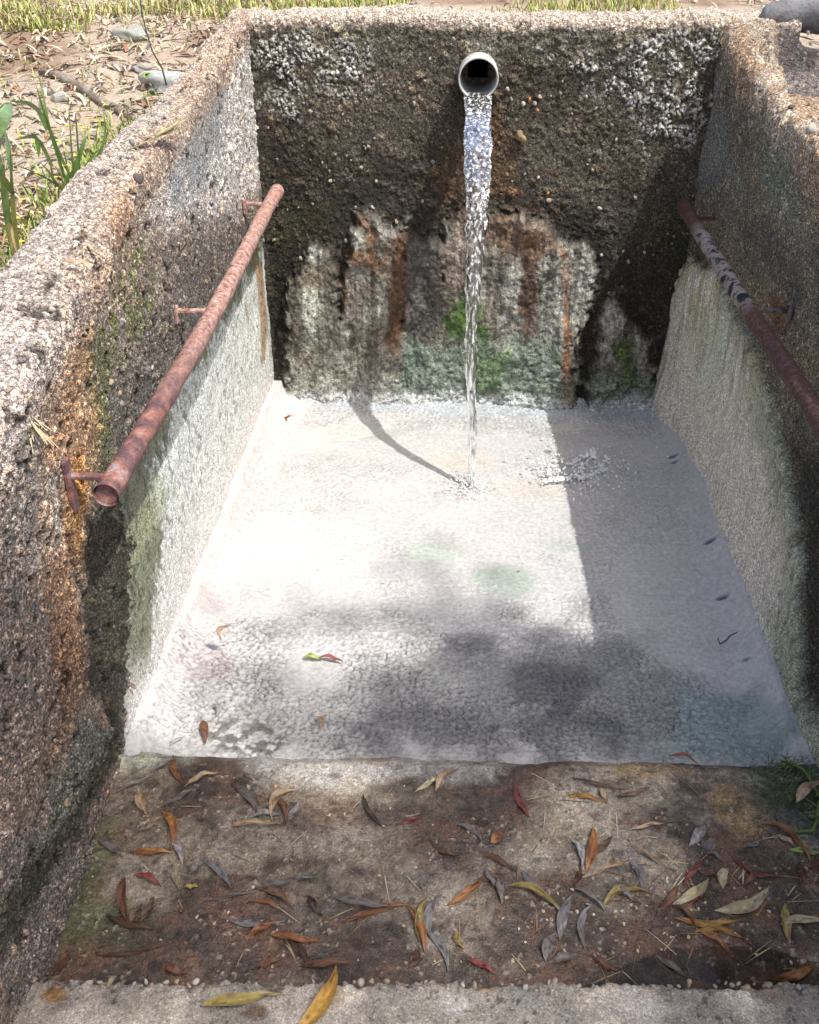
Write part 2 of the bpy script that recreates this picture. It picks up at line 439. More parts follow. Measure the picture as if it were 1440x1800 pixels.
smooth_sheet = np.maximum.reduce([zo.disc(560, 980, 0.16, 1.0), zo.disc(1200, 1050, 0.11, 1.8), zo.disc(540, 1180, 0.06, 1), 0.9 * zo.disc(820, 900, 0.2, 1.2)])
crack_zone = np.clip(crack_zone - 0.85 * smooth_sheet, 0, 1)
wx = (fbm(X / 0.02, Y / 0.02, 61, 3) - 0.5) * 0.7; wy = (fbm(X / 0.02, Y / 0.02, 62, 3) - 0.5) * 0.7
f1, f2, cid = voro(X / 0.0115 + wx, Y / 0.0085 + wy, 21)
crk = sstep(0.2, 0.03, f2 - f1)
e1, e2, eid = voro(X / 0.006 + wx, Y / 0.005 + wy, 22)
crk2 = sstep(0.2, 0.0, e2 - e1)
patchy = sstep(0.36, 0.6, fbm(X / 0.09, Y / 0.09, 23, 4))
H = crack_zone * (0.0022 * (1 - (f1 / 0.75) ** 2) * (0.5 + cid) - 0.0034 * crk * (0.5 + 0.5 * patchy)) + 0.0004 * (1 - e1) * crack_zone - 0.0008 * crk2 * crack_zone
H += (fbm(X / 0.01, Y / 0.01, 25, 3) - 0.5) * 0.0016
col = flat(X.shape, (0.555, 0.55, 0.54))
col = mix(col, (0.58, 0.53, 0.52), 0.7 * zo.poly([(300, 1050), (500, 700), (540, 730), (430, 1000), (380, 1200), (300, 1200)], 0.04, 0.05))
col = mix(col, (0.6, 0.54, 0.46), 0.5 * zo.disc(800, 810, 0.09, 0.5) + 0.5 * zo.disc(930, 860, 0.08, 0.6))
col = mix(col, (0.38, 0.48, 0.38), 0.6 * zo.disc(880, 1020, 0.06, 0.7) + 0.4 * zo.disc(760, 970, 0.07, 0.5) + 0.3 * zo.disc(640, 760, 0.1, 0.4) + 0.3 * zo.disc(1000, 960, .05, .5))
col = mix(col, (0.45, 0.5, 0.55), 0.6 * zo.poly([(520, 690), (1160, 700), (1170, 740), (760, 735), (540, 715)], 0.02, 0.04))
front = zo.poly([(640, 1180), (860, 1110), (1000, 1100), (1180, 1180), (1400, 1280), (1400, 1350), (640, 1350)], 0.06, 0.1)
col = mix(col, (0.25, 0.26, 0.255), 0.85 * front)  # grey algae, with some of the front shade put into the colour
col = mix(col, (0.13, 0.135, 0.145), 0.85 * zo.disc(965, 1200, 0.07, 0.9) + 0.7 * zo.disc(1010, 1290, 0.1, 0.5) + 0.55 * zo.disc(760, 1280, 0.09, 0.6) + 0.5 * zo.disc(820, 1130, .05, .6))  # tree shade patches painted into the floor colour over the algae
col = mix(col, (0.33, 0.42, 0.41), 0.75 * zo.poly([(1180, 1215), (1260, 1200), (1400, 1290), (1400, 1345), (1150, 1340)], 0.03, 0.05))
col = mix(col, (0.12, 0.115, 0.095), 0.9 * zo.poly([(350, 1268), (440, 1256), (520, 1275), (500, 1325), (380, 1318)], 0.02, 0.04) * sstep(0.3, 0.6, cid))
col = mix(col, (0.4, 0.36, 0.36), 0.55 * zo.disc(360, 1170, 0.035, 1.2))
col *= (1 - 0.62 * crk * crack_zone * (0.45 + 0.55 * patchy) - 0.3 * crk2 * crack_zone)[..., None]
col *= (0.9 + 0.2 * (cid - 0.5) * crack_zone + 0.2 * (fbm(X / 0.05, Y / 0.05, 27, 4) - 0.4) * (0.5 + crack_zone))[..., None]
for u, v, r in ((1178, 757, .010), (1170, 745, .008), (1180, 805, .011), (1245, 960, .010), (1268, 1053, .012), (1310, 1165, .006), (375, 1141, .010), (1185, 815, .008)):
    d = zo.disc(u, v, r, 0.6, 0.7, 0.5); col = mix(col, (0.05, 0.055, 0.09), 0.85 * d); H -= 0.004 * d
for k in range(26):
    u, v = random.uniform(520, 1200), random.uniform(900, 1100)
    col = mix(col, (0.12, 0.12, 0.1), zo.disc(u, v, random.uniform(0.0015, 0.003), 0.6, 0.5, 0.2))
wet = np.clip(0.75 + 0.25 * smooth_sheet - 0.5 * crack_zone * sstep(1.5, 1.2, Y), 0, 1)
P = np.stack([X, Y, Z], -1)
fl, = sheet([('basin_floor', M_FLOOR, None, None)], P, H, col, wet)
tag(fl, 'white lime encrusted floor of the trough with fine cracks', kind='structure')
# thin sheet of running water over the middle of the floor
nx, ny = 120, 120
wxs = np.linspace(-0.40, 0.48, nx); wys = np.linspace(1.45, 2.26, ny)
X, Y = np.meshgrid(wxs, wys, indexing='ij')
R = np.hypot(X - 0.029, Y - 1.88)
Z = 0.0085 + 0.0022 * np.sin(R * 95) * np.exp(-R * 5) + (fbm(X / 0.05, Y / 0.03, 19, 3) - 0.5) * 0.0035
Z -= 0.05 * np.clip(np.hypot((X - 0.04) / 0.46, (Y - 1.86) / 0.42) + (fbm(X / 0.12, Y / 0.12, 18, 4) - 0.5) * 0.5 - 0.72, 0, 1)
wt = link('water', raw_mesh('water', np.stack([X, Y, Z], -1), grid_faces(nx, ny)[:, ::-1], True), M_FILM)
tag(wt, 'thin clear sheet of water spreading over the white basin floor', kind='structure')

# ------------------------------------------------------------------ left wall
ys = np.concatenate([np.linspace(0.3, 0.62, 40, endpoint=False), np.linspace(0.62, YB + 0.02, 640)])
XO = -0.605
def wall_profile(nt, ni, no, xin, xout, r):
    """list of (frac kind): rows as (x, drop below top, inner fraction)"""
    rows = []
    s = 1 if xin > xout else -1
    for k in range(no): rows.append((xout, 0.30 * (1 - k / no) + r, -1))
    for k in range(6): w = math.pi / 2 * k / 6; rows.append((xout + s * r * (1 - math.cos(w)), r * (1 - math.sin(w)), -1))
    for k in range(nt): rows.append((xout + s * r + (xin - xout - 2 * s * r) * k / nt, 0.0, -1))
    for k in range(12): w = math.pi / 2 * k / 12; rows.append((xin - s * r + s * r * math.sin(w), r * (1 - math.cos(w)), -1))
    for k in range(ni + 1): rows.append((xin, r, k / ni))
    return np.array(rows)
RR = 0.022
rows = wall_profile(36, 285, 8, XL, XO, RR)
T = topL(ys) + (fbm(ys / 0.12, ys * 0, 4, 3) - 0.5) * 0.014
Pz = np.where(rows[:, 2:3] < 0, T[None] - rows[:, 1:2], (T[None] - RR) + (-0.03 - T[None] + RR) * np.clip(rows[:, 2:3], 0, 1))
Px = np.broadcast_to(rows[:, 0:1], Pz.shape).copy()
Py = np.broadcast_to(ys[None], Pz.shape).copy()
# the front pour stands a little proud of the rest, its joint is the dark crack
XOY = np.interp(ys, [0.3, 1.0, 1.3, 1.6, 1.94, 2.32, 2.5], [-0.64, -0.62, -0.60, -0.578, -0.556, -0.526, -0.52])[None]
Px = np.where(Px < XL, XL + (Px - XL) * (XOY - XL) / (XO - XL), Px)
P = np.stack([Px, Py, Pz], -1)
S = np.concatenate([[0], np.cumsum(np.linalg.norm(np.diff(P[:, 400], axis=0), axis=1))])[:, None] + 0 * Py
inner = rows[:, 2:3] + 0 * Py >= 0
topm = ~inner
A = np.where(inner, Py, Py); B = np.where(inner, Pz, 1.2 + S)
zi = Zone(Py, Pz, PX_L); zt = Zone(Px, Py, PX_Z(0.8))
h, pm, tint = aggregate(Py, S, 0.0055, 0.0017, 3)
low = (fbm(Py / 0.09, S / 0.09, 14, 5) - 0.5)
zone = flat(Px.shape, (0.36, 0.29, 0.235))
zone = mix(zone, (0.28, 0.25, 0.22), sstep(0.45, 0.65, fbm(Py / 0.11, S / 0.11, 41, 4)))
zone = mix(zone, (0.68, 0.65, 0.61), 0.95 * zi.poly([(370, 150), (440, 40), (462, 110), (466, 330), (410, 380), (340, 400), (250, 380), (300, 250)], 0.05, 0.06))
smooth_patch = zi.poly([(350, 150), (395, 130), (385, 250), (345, 330), (300, 330), (315, 240)], 0.03, 0.05)
zone = mix(zone, (0.43, 0.45, 0.45), 0.9 * smooth_patch)
zone = mix(zone, (0.165, 0.15, 0.135), 0.88 * zi.poly([(420, 380), (462, 330), (466, 430), (400, 540), (330, 650), (265, 790), (195, 820), (200, 640), (270, 500), (320, 400)], 0.05, 0.07))
zone = mix(zone, (0.19, 0.205, 0.09), 0.85 * sstep(0.42, 0.58, fbm(Py / 0.012, S / 0.02, 59, 3)) * zi.poly([(225, 400), (262, 400), (285, 470), (262, 560), (215, 640), (175, 690), (150, 640), (175, 520)], 0.04, 0.06))
zone = mix(zone, (0.16, 0.17, 0.06), 0.7 * zi.poly([(150, 600), (200, 610), (205, 760), (175, 820), (150, 740)], 0.03, 0.05))
zone = mix(zone, (0.46, 0.29, 0.17), 0.9 * zi.poly([(118, 560), (155, 600), (165, 740), (150, 830), (165, 1000), (120, 1010), (70, 900), (80, 700)], 0.04, 0.05))
zone = mix(zone, (0.46, 0.235, 0.07), 0.85 * zi.poly([(112, 800), (138, 800), (148, 880), (140, 960), (118, 900)], 0.015, 0.03))
zone = mix(zone, (0.32, 0.185, 0.105), 0.75 * zi.poly([(62, 880), (95, 960), (135, 1080), (150, 1200), (140, 1300), (90, 1330), (85, 1150), (60, 1000)], 0.03, 0.05))
zone = mix(zone, (0.42, 0.40, 0.37), 0.8 * zi.poly([(78, 830), (112, 800), (110, 900), (100, 960), (84, 930)], 0.015, 0.03))
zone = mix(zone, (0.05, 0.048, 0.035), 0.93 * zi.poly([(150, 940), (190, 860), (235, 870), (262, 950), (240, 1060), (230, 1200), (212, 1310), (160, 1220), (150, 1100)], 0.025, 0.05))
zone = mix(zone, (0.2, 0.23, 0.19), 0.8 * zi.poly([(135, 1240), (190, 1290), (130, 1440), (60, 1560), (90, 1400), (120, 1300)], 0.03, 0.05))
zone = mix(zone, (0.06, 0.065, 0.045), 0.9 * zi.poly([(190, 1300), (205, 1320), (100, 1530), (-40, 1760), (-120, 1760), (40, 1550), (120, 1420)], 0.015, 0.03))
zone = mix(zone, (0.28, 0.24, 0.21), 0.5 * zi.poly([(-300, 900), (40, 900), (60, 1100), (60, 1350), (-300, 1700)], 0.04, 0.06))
# upper rim
tz = flat(Px.shape, (0.56, 0.475, 0.415))
tz = mix(tz, (0.48, 0.365, 0.28), 0.85 * sstep(-0.545, -0.50, Px + low * 0.06) * sstep(1.0, 1.25, Py))
tz = mix(tz, (0.36, 0.22, 0.14), 0.85 * zt.disc(225, 400, 0.06, 1.6) + 0.7 * zt.disc(240, 320, .04, 1.5))
tz = mix(tz, (0.24, 0.17, 0.16), 0.9 * zt.disc(413, 50, 0.05, 2.2))
tz = mix(tz, (0.25, 0.22, 0.22), 0.7 * zt.disc(150, 400, 0.035, 1.2))
tz = mix(tz, (0.58, 0.5, 0.45), 0.7 * sstep(1.25, 0.95, Py))
wtop = np.where(inner, sstep(0.06, 0.0, T[None] - Pz - RR + low * 0.05), 1.0)
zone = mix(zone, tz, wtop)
lining = zi.poly([(466, 415), (425, 455), (350, 570), (275, 690), (222, 790), (200, 860), (236, 950), (236, 1080), (228, 1200), (215, 1310), (260, 1350), (600, 760), (560, 600), (500, 420)], 0.03, 0.03, 0.03) * inner
lining_edge = zi.poly([(468, 455), (440, 500), (375, 610), (312, 715), (278, 800), (282, 880), (296, 970), (278, 1080), (264, 1200), (262, 1320), (600, 760), (540, 500)], 0.05, 0.06)
dth = (fbm(Py / 0.006, Pz / 0.012, 58, 3) - 0.5) * 1.5
lining = sstep(0.35, 0.65, lining + dth * (lining > 0.02) * (lining < 0.98) * 0.7) * inner
lining_edge = sstep(0.25, 0.75, lining_edge + dth * 0.8 * sstep(1.0, 0.75, lining_edge))
concrete = zone * (0.55 + 0 * pm)[..., None]
concrete = concrete + (np.minimum(zone * tint * 1.12, 0.8) - concrete) * (pm * (1 - 0.7 * smooth_patch))[..., None]
pits = sstep(0.66, 0.72, fbm(Py / 0.018, S / 0.018, 77, 3)) * (1 - lining)
concrete = mix(concrete, concrete * 0.25, pits)
lc = mix(flat(Px.shape, (0.17, 0.185, 0.125)), (0.58, 0.61, 0.57), lining_edge)
lc = mix(lc, (0.58, 0.56, 0.54), sstep(0.17, 0.05, Pz + low * 0.1))
lc = mix(lc, (0.35, 0.2, 0.09), 0.8 * zi.poly([(452, 450), (466, 470), (475, 560), (472, 640), (465, 640), (462, 540)], 0.006, 0.01) + 0.5 * zi.poly([(435, 520), (440, 520), (444, 570), (440, 570)], 0.005, 0.006))
lc = mix(lc, (0.30, 0.33, 0.2), 0.6 * zi.poly([(280, 840), (310, 860), (270, 960), (225, 1050), (235, 940)], 0.02, 0.03))
l1, l2, lid = voro(Py / 0.006, Pz / 0.009, 52)
gr = sstep(0.5, 0.75, fbm(Py / 0.008, Pz / 0.014, 53, 3))
lc = lc * (1 - 0.55 * gr * (1 - sstep(0.2, 0.08, Pz)))[..., None] * (0.92 + 0.16 * lid)[..., None]
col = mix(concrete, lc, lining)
h = h * (1 - 0.6 * smooth_patch) * (1 - 0.85 * lining) - 0.005 * pits + low * 0.012
h += lining * (-0.007 + 0.0012 * (1 - l1) - 0.0018 * gr)
step = sstep(0.975, 0.945, Py + low * 0.03) * inner
crackline = np.exp(-((Py + low * 0.05 - 0.985) / 0.007) ** 2) * inner * sstep(0.56, 0.5, Pz)
h += 0.002 * step - 0.010 * crackline
col = mix(col, (0.03, 0.025, 0.02), 0.95 * crackline)
wet = lining * 0.5 + 0.4 * sstep(0.3, 0.1, Pz) * inner
wl = tag(empty('concrete_wall', (XL, 1.2, 0)), 'rough left side wall of the trough in sun with orange stains and white lower face', 'wall', 'trough walls', 'thing')
inv = lambda o: None
def place_parent(o, par):
    o.parent = par; o.matrix_parent_inverse.identity()
    me = o.data; me.transform(__import__('mathutils').Matrix.Translation(-par.location)); o.location = (0, 0, 0)
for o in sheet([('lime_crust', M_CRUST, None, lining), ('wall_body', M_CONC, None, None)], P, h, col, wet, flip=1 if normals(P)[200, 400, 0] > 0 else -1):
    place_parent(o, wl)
LEFT_SURF = (P, h, inner)

# ------------------------------------------------------------------ right wall
def xin_r(y): return np.interp(y, [0.3, 1.9, 2.1, 2.32, 2.5], [0.585, 0.58, 0.572, 0.535, 0.53])
ys = np.concatenate([np.linspace(0.3, 1.0, 110, endpoint=False), np.linspace(1.0, YB + 0.02, 450)])
rows = wall_profile(40, 230, 6, 0.0, 0.175, 0.03)
T = topR(ys) + (fbm(ys / 0.12, ys * 0, 6, 3) - 0.5) * 0.02
Pz = np.where(rows[:, 2:3] < 0, T[None] - rows[:, 1:2], (T[None] - 0.03) + (-0.03 - T[None] + 0.03) * np.clip(rows[:, 2:3], 0, 1))
inner = rows[:, 2:3] + 0 * Pz >= 0
Px = rows[:, 0:1] + xin_r(ys)[None]
Py = np.broadcast_to(ys[None], Pz.shape).copy()
P = np.stack([Px, Py, Pz], -1)
S = np.concatenate([[0], np.cumsum(np.linalg.norm(np.diff(P[:, 300], axis=0), axis=1))])[:, None] + 0 * Py
zi = Zone(Py, Pz, PX_R); zt = Zone(Px, Py, PX_Z(0.82))
h, pm, tint = aggregate(Py, S, 0.0065, 0.0016, 13)
low = (fbm(Py / 0.09, S / 0.09, 15, 5) - 0.5)
zone = flat(Px.shape, (0.27, 0.235, 0.17))
zone = mix(zone, (0.2, 0.18, 0.14), sstep(0.45, 0.62, fbm(Py / 0.1, S / 0.1, 42, 4)))
cement = zi.poly([(1245, 130), (1285, 110), (1292, 240), (1300, 330), (1250, 340), (1228, 260)], 0.03, 0.05)
zone = mix(zone, (0.27, 0.27, 0.25), 0.8 * cement)
zone = mix(zone, (0.27, 0.28, 0.23), 0.7 * zi.poly([(1340, 210), (1420, 280), (1440, 400), (1370, 380), (1330, 300)], 0.04, 0.06))
zone = mix(zone, (0.34, 0.2, 0.1), 0.7 * zi.poly([(1385, 230), (1440, 270), (1500, 420), (1430, 430), (1400, 330)], 0.04, 0.05))
zone = mix(zone, (0.2, 0.105, 0.068), 0.75 * zi.poly([(1340, 520), (1375, 520), (1375, 590), (1350, 590)], 0.02, 0.03))
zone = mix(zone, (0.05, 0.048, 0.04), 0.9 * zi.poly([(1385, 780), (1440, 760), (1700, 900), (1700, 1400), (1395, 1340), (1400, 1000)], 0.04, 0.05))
zone = mix(zone, (0.07, 0.06, 0.04), 0.7 * zi.poly([(1195, 340), (1240, 380), (1260, 470), (1215, 540), (1190, 520)], 0.03, 0.03))
tz = flat(Px.shape, (0.52, 0.43, 0.33))
tz = mix(tz, (0.42, 0.3, 0.2), sstep(0.5, 0.65, fbm(Px / 0.07, Py / 0.07, 43, 4)))
tz = mix(tz, (0.17, 0.155, 0.15), 0.93 * zt.poly([(1345, 105), (1372, 98), (1410, 103), (1445, 130), (1480, 160), (1440, 158), (1385, 152), (1362, 130)], 0.012, 0.02))  # cast shadow blob painted onto the rim as a dark patch
wtop = np.where(inner, sstep(0.05, 0.0, T[None] - Pz - 0.03 + low * 0.05), 1.0)
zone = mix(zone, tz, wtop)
lining = zi.poly([(1236, 462), (1266, 468), (1300, 560), (1345, 670), (1382, 800), (1402, 930), (1412, 1150), (1424, 1345), (1300, 1400), (1100, 760), (1100, 690), (1165, 690), (1190, 600), (1215, 520)], 0.01, 0.025) * inner
lining = np.maximum(lining, sstep(0.085, 0.055, Pz + low * 0.05) * inner * sstep(1.0, 1.02, Py))
lin_in = zi.poly([(1240, 470), (1260, 470), (1290, 580), (1325, 690), (1350, 830), (1365, 950), (1372, 1150), (1385, 1345), (1300, 1400), (1100, 760), (1100, 690), (1180, 690), (1200, 600), (1222, 520)], 0.05, 0.05)
concrete = zone * 0.6
concrete = concrete + (np.minimum(zone * tint * 1.1, 0.8) - concrete) * (pm * (1 - 0.7 * cement))[..., None]
streak = fbm(Py / 0.014, Pz / 0.25, 55, 4)
lc = mix(flat(Px.shape, (0.36, 0.37, 0.27)), (0.62, 0.61, 0.53), lin_in)
lc = mix(lc, (0.50, 0.56, 0.44), 0.7 * zi.disc(1260, 620, 0.13, 0.7))
lc = mix(lc, (0.72, 0.64, 0.55), 0.8 * sstep(0.3, 0.1, Pz + low * 0.12) * sstep(1.2, 1.5, Py))
lc = mix(lc, (0.38, 0.33, 0.18), 0.85 * sstep(0.5, 0.62, streak) * sstep(0.12, 0.36, Pz + low * 0.1) * sstep(1.3, 2.0, Py))
lc = mix(lc, (0.2, 0.22, 0.1), 0.7 * zi.poly([(1165, 690), (1195, 610), (1215, 540), (1225, 560), (1215, 650), (1195, 720)], 0.03, 0.03) * sstep(0.4, 0.6, streak))
lc = mix(lc, (0.36, 0.26, 0.14), 0.7 * zi.poly([(1328, 590), (1345, 590), (1345, 660), (1330, 640)], 0.015, 0.02))
gr = sstep(0.52, 0.75, fbm(Py / 0.009, Pz / 0.02, 56, 3)) * (1 - lin_in * 0.5)
lc = lc * (1 - 0.5 * gr)[..., None]
col = mix(concrete, lc, lining)
h = h * (1 - 0.85 * lining) * (1 - 0.6 * cement) + low * 0.014 + lining * (0.02 + 0.003 * (streak - 0.5) - 0.0015 * gr)
fis = np.exp(-((Py - 1.30 + (fbm(Pz / 0.08, Pz * 0, 57, 3) - 0.5) * 0.05) / 0.003) ** 2) * sstep(0.05, 0.1, Pz) * sstep(0.24, 0.2, Pz)
h -= 0.004 * fis; col = mix(col, (0.1, 0.1, 0.07), 0.6 * fis)
h += 0.016 * sstep(0.13, 0.01, Pz) * inner
h -= 0.02 * np.where(inner, 0, zt.poly([(1345, 105), (1372, 98), (1410, 103), (1445, 130), (1480, 160), (1440, 158), (1385, 152), (1362, 130)], 0.012, 0.02))  # the painted shadow's outline is also sunk into the rim
wet = lining * 0.4
wr = tag(empty('concrete_wall', (XR, 1.2, 0)), 'shaded right side wall of the trough with pale streaked lower face', 'wall', 'trough walls', 'thing')
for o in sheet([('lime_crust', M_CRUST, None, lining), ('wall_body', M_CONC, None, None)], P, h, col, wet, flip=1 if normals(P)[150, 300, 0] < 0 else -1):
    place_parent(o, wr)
RIGHT_SURF = (P, h, inner)

# ------------------------------------------------------------------ back wall
xs = np.linspace(-0.527, 0.70, 500)
rows = wall_profile(40, 350, 5, YB, YB + 0.12, 0.02)      # rows carry y instead of x
T = 0.915 + (fbm(xs / 0.15, xs * 0, 9, 3) - 0.5) * 0.016
Pz = np.where(rows[:, 2:3] < 0, T[None] - rows[:, 1:2], (T[None] - 0.02) + (-0.03 - T[None] + 0.02) * np.clip(rows[:, 2:3], 0, 1))
Py = np.broadcast_to(rows[:, 0:1], Pz.shape).copy()
Px = np.broadcast_to(xs[None], Pz.shape).copy()
P = np.stack([Px, Py, Pz], -1)
inner = rows[:, 2:3] + 0 * Px >= 0
S = np.concatenate([[0], np.cumsum(np.linalg.norm(np.diff(P[:, 200], axis=0), axis=1))])[:, None] + 0 * Px
zi = Zone(Px, Pz, PX_B)
h, pm, tint = aggregate(Px, S, 0.0068, 0.0018, 23)
low = (fbm(Px / 0.09, S / 0.09, 16, 5) - 0.5)
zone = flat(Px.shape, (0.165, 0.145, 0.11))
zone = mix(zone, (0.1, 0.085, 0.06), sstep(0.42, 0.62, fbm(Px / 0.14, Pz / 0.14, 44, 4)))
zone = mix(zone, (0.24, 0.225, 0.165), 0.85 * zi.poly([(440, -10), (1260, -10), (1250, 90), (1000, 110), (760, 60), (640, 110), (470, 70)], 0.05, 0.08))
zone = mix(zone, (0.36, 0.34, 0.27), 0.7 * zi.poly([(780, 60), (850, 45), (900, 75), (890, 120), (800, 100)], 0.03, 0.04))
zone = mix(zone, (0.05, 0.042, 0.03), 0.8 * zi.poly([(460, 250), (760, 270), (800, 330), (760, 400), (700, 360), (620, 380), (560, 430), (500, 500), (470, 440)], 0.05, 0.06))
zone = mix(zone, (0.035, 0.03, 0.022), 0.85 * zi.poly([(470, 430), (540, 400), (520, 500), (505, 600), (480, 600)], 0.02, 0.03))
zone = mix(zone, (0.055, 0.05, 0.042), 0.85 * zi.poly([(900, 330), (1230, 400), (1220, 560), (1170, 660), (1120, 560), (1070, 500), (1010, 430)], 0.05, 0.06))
zone = mix(zone, (0.2, 0.105, 0.045), 0.75 * zi.poly([(770, 300), (960, 300), (980, 390), (780, 380)], 0.05, 0.06) * sstep(0.4, 0.6, fbm(Px / 0.05, Pz / 0.05, 45, 4)))
zone = mix(zone, (0.16, 0.09, 0.04), 0.7 * zi.poly([(790, 190), (880, 180), (900, 330), (800, 340)], 0.03, 0.05))
zone = mix(zone, (0.1, 0.1, 0.04), 0.6 * zi.poly([(1100, 380), (1190, 370), (1200, 440), (1120, 450)], 0.03, 0.05) + 0.5 * zi.poly([(480, 370), (580, 360), (560, 430), (490, 450)], .03, .05))
zone = mix(zone, (0.2, 0.17, 0.13), 0.5 * zi.poly([(640, 120), (800, 140), (800, 240), (690, 240)], 0.05, 0.06))
# lumpy white lichen
lich = np.maximum(zi.poly([(455, 70), (540, 60), (640, 90), (645, 145), (600, 160), (560, 130), (520, 185), (470, 160)], 0.03, 0.06), zi.poly([(960, 100), (1060, 110), (1110, 60), (1245, 60), (1245, 190), (1200, 245), (1130, 220), (1090, 180), (1000, 130)], 0.03, 0.07))
lich = np.maximum(lich, 0.8 * zi.poly([(450, 20), (900, 15), (1250, 15), (1240, 60), (850, 40), (460, 60)], 0.02, 0.05) * sstep(0.4, 0.62, fbm(Px / 0.035, Pz / 0.035, 49, 3)))
k1, k2, kid = voro(Px / 0.0075 + zi.w * 2, Pz / 0.0075 + zi.w2, 81)
knob = lich * sstep(0.42, 0.58, fbm(Px / 0.022, Pz / 0.022, 48, 5)) * np.sqrt(np.clip(1 - (k1 / (0.35 + 0.3 * kid)) ** 2, 0, 1))
CRUST_PX = [
    [(503, 640), (500, 590), (514, 505), (535, 448), (560, 432), (585, 440), (598, 480), (603, 560), (620, 640), (640, 730), (500, 730)],
    [(598, 560), (604, 470), (622, 430), (636, 378), (655, 362), (680, 388), (716, 380), (718, 480), (712, 600), (720, 730), (620, 730)],
    [(505, 600), (700, 560), (1000, 560), (1010, 730), (505, 730)],
    [(772, 730), (770, 460), (784, 395), (815, 378), (850, 384), (905, 378), (960, 386), (985, 424), (1025, 430), (1046, 480), (1040, 545), (1020, 600), (1004, 730)],
    [(700, 730), (708, 420), (790, 420), (790, 730)],
    [(1030, 730), (1046, 600), (1062, 530), (1080, 505), (1100, 560), (1142, 600), (1156, 650), (1160, 730)]]
SDC = np.minimum.reduce([sdpoly(Px, Pz, PX_B(p)) for p in CRUST_PX]) + zi.w * 0.02
ring = sstep(0.11, 0.015, SDC) * sstep(0.62, 0.5, Pz)
zone = mix(zone, (0.03, 0.026, 0.02), 0.7 * ring)
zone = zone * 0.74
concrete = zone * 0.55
concrete = concrete + (np.minimum(zone * tint * 1.3 + 0.012 * tint, 0.8) - concrete) * (pm * (0.35 + 0.65 * (sstep(0.4, 0.6, fbm(Px / 0.04, Pz / 0.04, 46, 3)))))[..., None]
concrete = mix(concrete, (0.55, 0.53, 0.49), np.clip(knob * 1.6, 0, 1) * (0.5 + 0.5 * kid))
# lime crust
crust = np.maximum.reduce([zi.poly(p, 0.014, 0.022, 0.016) for p in CRUST_PX]) * inner
streak = fbm(Px / 0.012, Pz / 0.22, 65, 4); streak2 = fbm(Px / 0.03, Pz / 0.5, 66, 3)
cc = flat(Px.shape, (0.23, 0.215, 0.175))
rim = sstep(-0.05, -0.004, SDC) * sstep(0.2, 0.3, Pz)
cc = mix(cc, (0.47, 0.47, 0.41), 0.55 * rim * sstep(0.42, 0.6, fbm(Px / 0.025, Pz / 0.025, 64, 4)))
cc = mix(cc, (0.34, 0.35, 0.3), 0.6 * sstep(0.5, 0.66, fbm(Px / 0.05, Pz / 0.06, 67, 4)))
cc = mix(cc, (0.42, 0.45, 0.38), 0.8 * zi.poly([(515, 520), (545, 440), (580, 440), (592, 500), (590, 560), (540, 620)], 0.02, 0.03))
cc = mix(cc, (0.2, 0.15, 0.09), 0.7 * zi.disc(553, 485, 0.03, 1.2))
cc = mix(cc, (0.46, 0.47, 0.42), 0.6 * zi.poly([(880, 450), (1030, 440), (1040, 540), (960, 640), (900, 600)], 0.03, 0.05))
cc = mix(cc, (0.06, 0.048, 0.036), 0.65 * sstep(0.48, 0.68, streak2) * sstep(0.1, 0.25, Pz + low * 0.1))
cc = mix(cc, (0.09, 0.07, 0.05), 0.65 * sstep(0.5, 0.64, streak) * sstep(0.05, 0.2, Pz))
cc = mix(cc, (0.2, 0.095, 0.042), 0.75 * zi.poly([(610, 400), (640, 370), (700, 390), (712, 420), (690, 470), (640, 480), (600, 540), (596, 470)], 0.015, 0.04) * sstep(0.35, 0.55, fbm(Px / 0.02, Pz / 0.03, 68, 3)))
cc = mix(cc, (0.12, 0.055, 0.022), 0.9 * zi.poly([(688, 400), (720, 395), (724, 500), (705, 620), (680, 600)], 0.012, 0.02))
cc = mix(cc, (0.075, 0.07, 0.065), 0.85 * zi.poly([(722, 380), (772, 380), (772, 560), (745, 640), (710, 660), (715, 560)], 0.012, 0.02))  # shadow of pipe and stream painted into the crust colour
cc = mix(cc, (0.11, 0.06, 0.035), 0.9 * zi.poly([(912, 400), (948, 400), (945, 560), (925, 600), (912, 520)], 0.012, 0.02))
cc = mix(cc, (0.3, 0.12, 0.035), 0.85 * zi.poly([(984, 430), (1000, 430), (1003, 560), (1004, 720), (984, 720), (986, 560)], 0.008, 0.012) * (0.4 + 0.6 * sstep(0.3, 0.55, streak)))
cc = mix(cc, (0.22, 0.125, 0.07), 0.55 * zi.poly([(815, 380), (960, 385), (980, 430), (930, 440), (830, 420)], 0.015, 0.04))
cc = mix(cc, (0.36, 0.27, 0.22), 0.5 * zi.poly([(785, 420), (815, 420), (812, 500), (785, 500)], 0.015, 0.02))
cc = mix(cc, (0.062, 0.13, 0.022), 0.88 * zi.poly([(780, 560), (795, 520), (818, 502), (850, 535), (866, 570), (855, 600), (820, 590), (785, 592)], 0.012, 0.03, 0.02))
cc = mix(cc, (0.21, 0.28, 0.22), 0.7 * zi.poly([(715, 600), (800, 590), (990, 600), (985, 730), (700, 730)], 0.04, 0.05))
cc = mix(cc, (0.12, 0.21, 0.06), 0.6 * zi.poly([(830, 620), (890, 610), (870, 690), (835, 690)], 0.03, 0.05))
cc = mix(cc, (0.09, 0.13, 0.035), 0.9 * zi.poly([(1078, 600), (1100, 595), (1130, 640), (1125, 680), (1085, 670)], 0.015, 0.03))
cc = mix(cc, (0.15, 0.2, 0.13), 0.6 * zi.poly([(1010, 640), (1160, 650), (1160, 720), (1010, 720)], 0.02, 0.04))
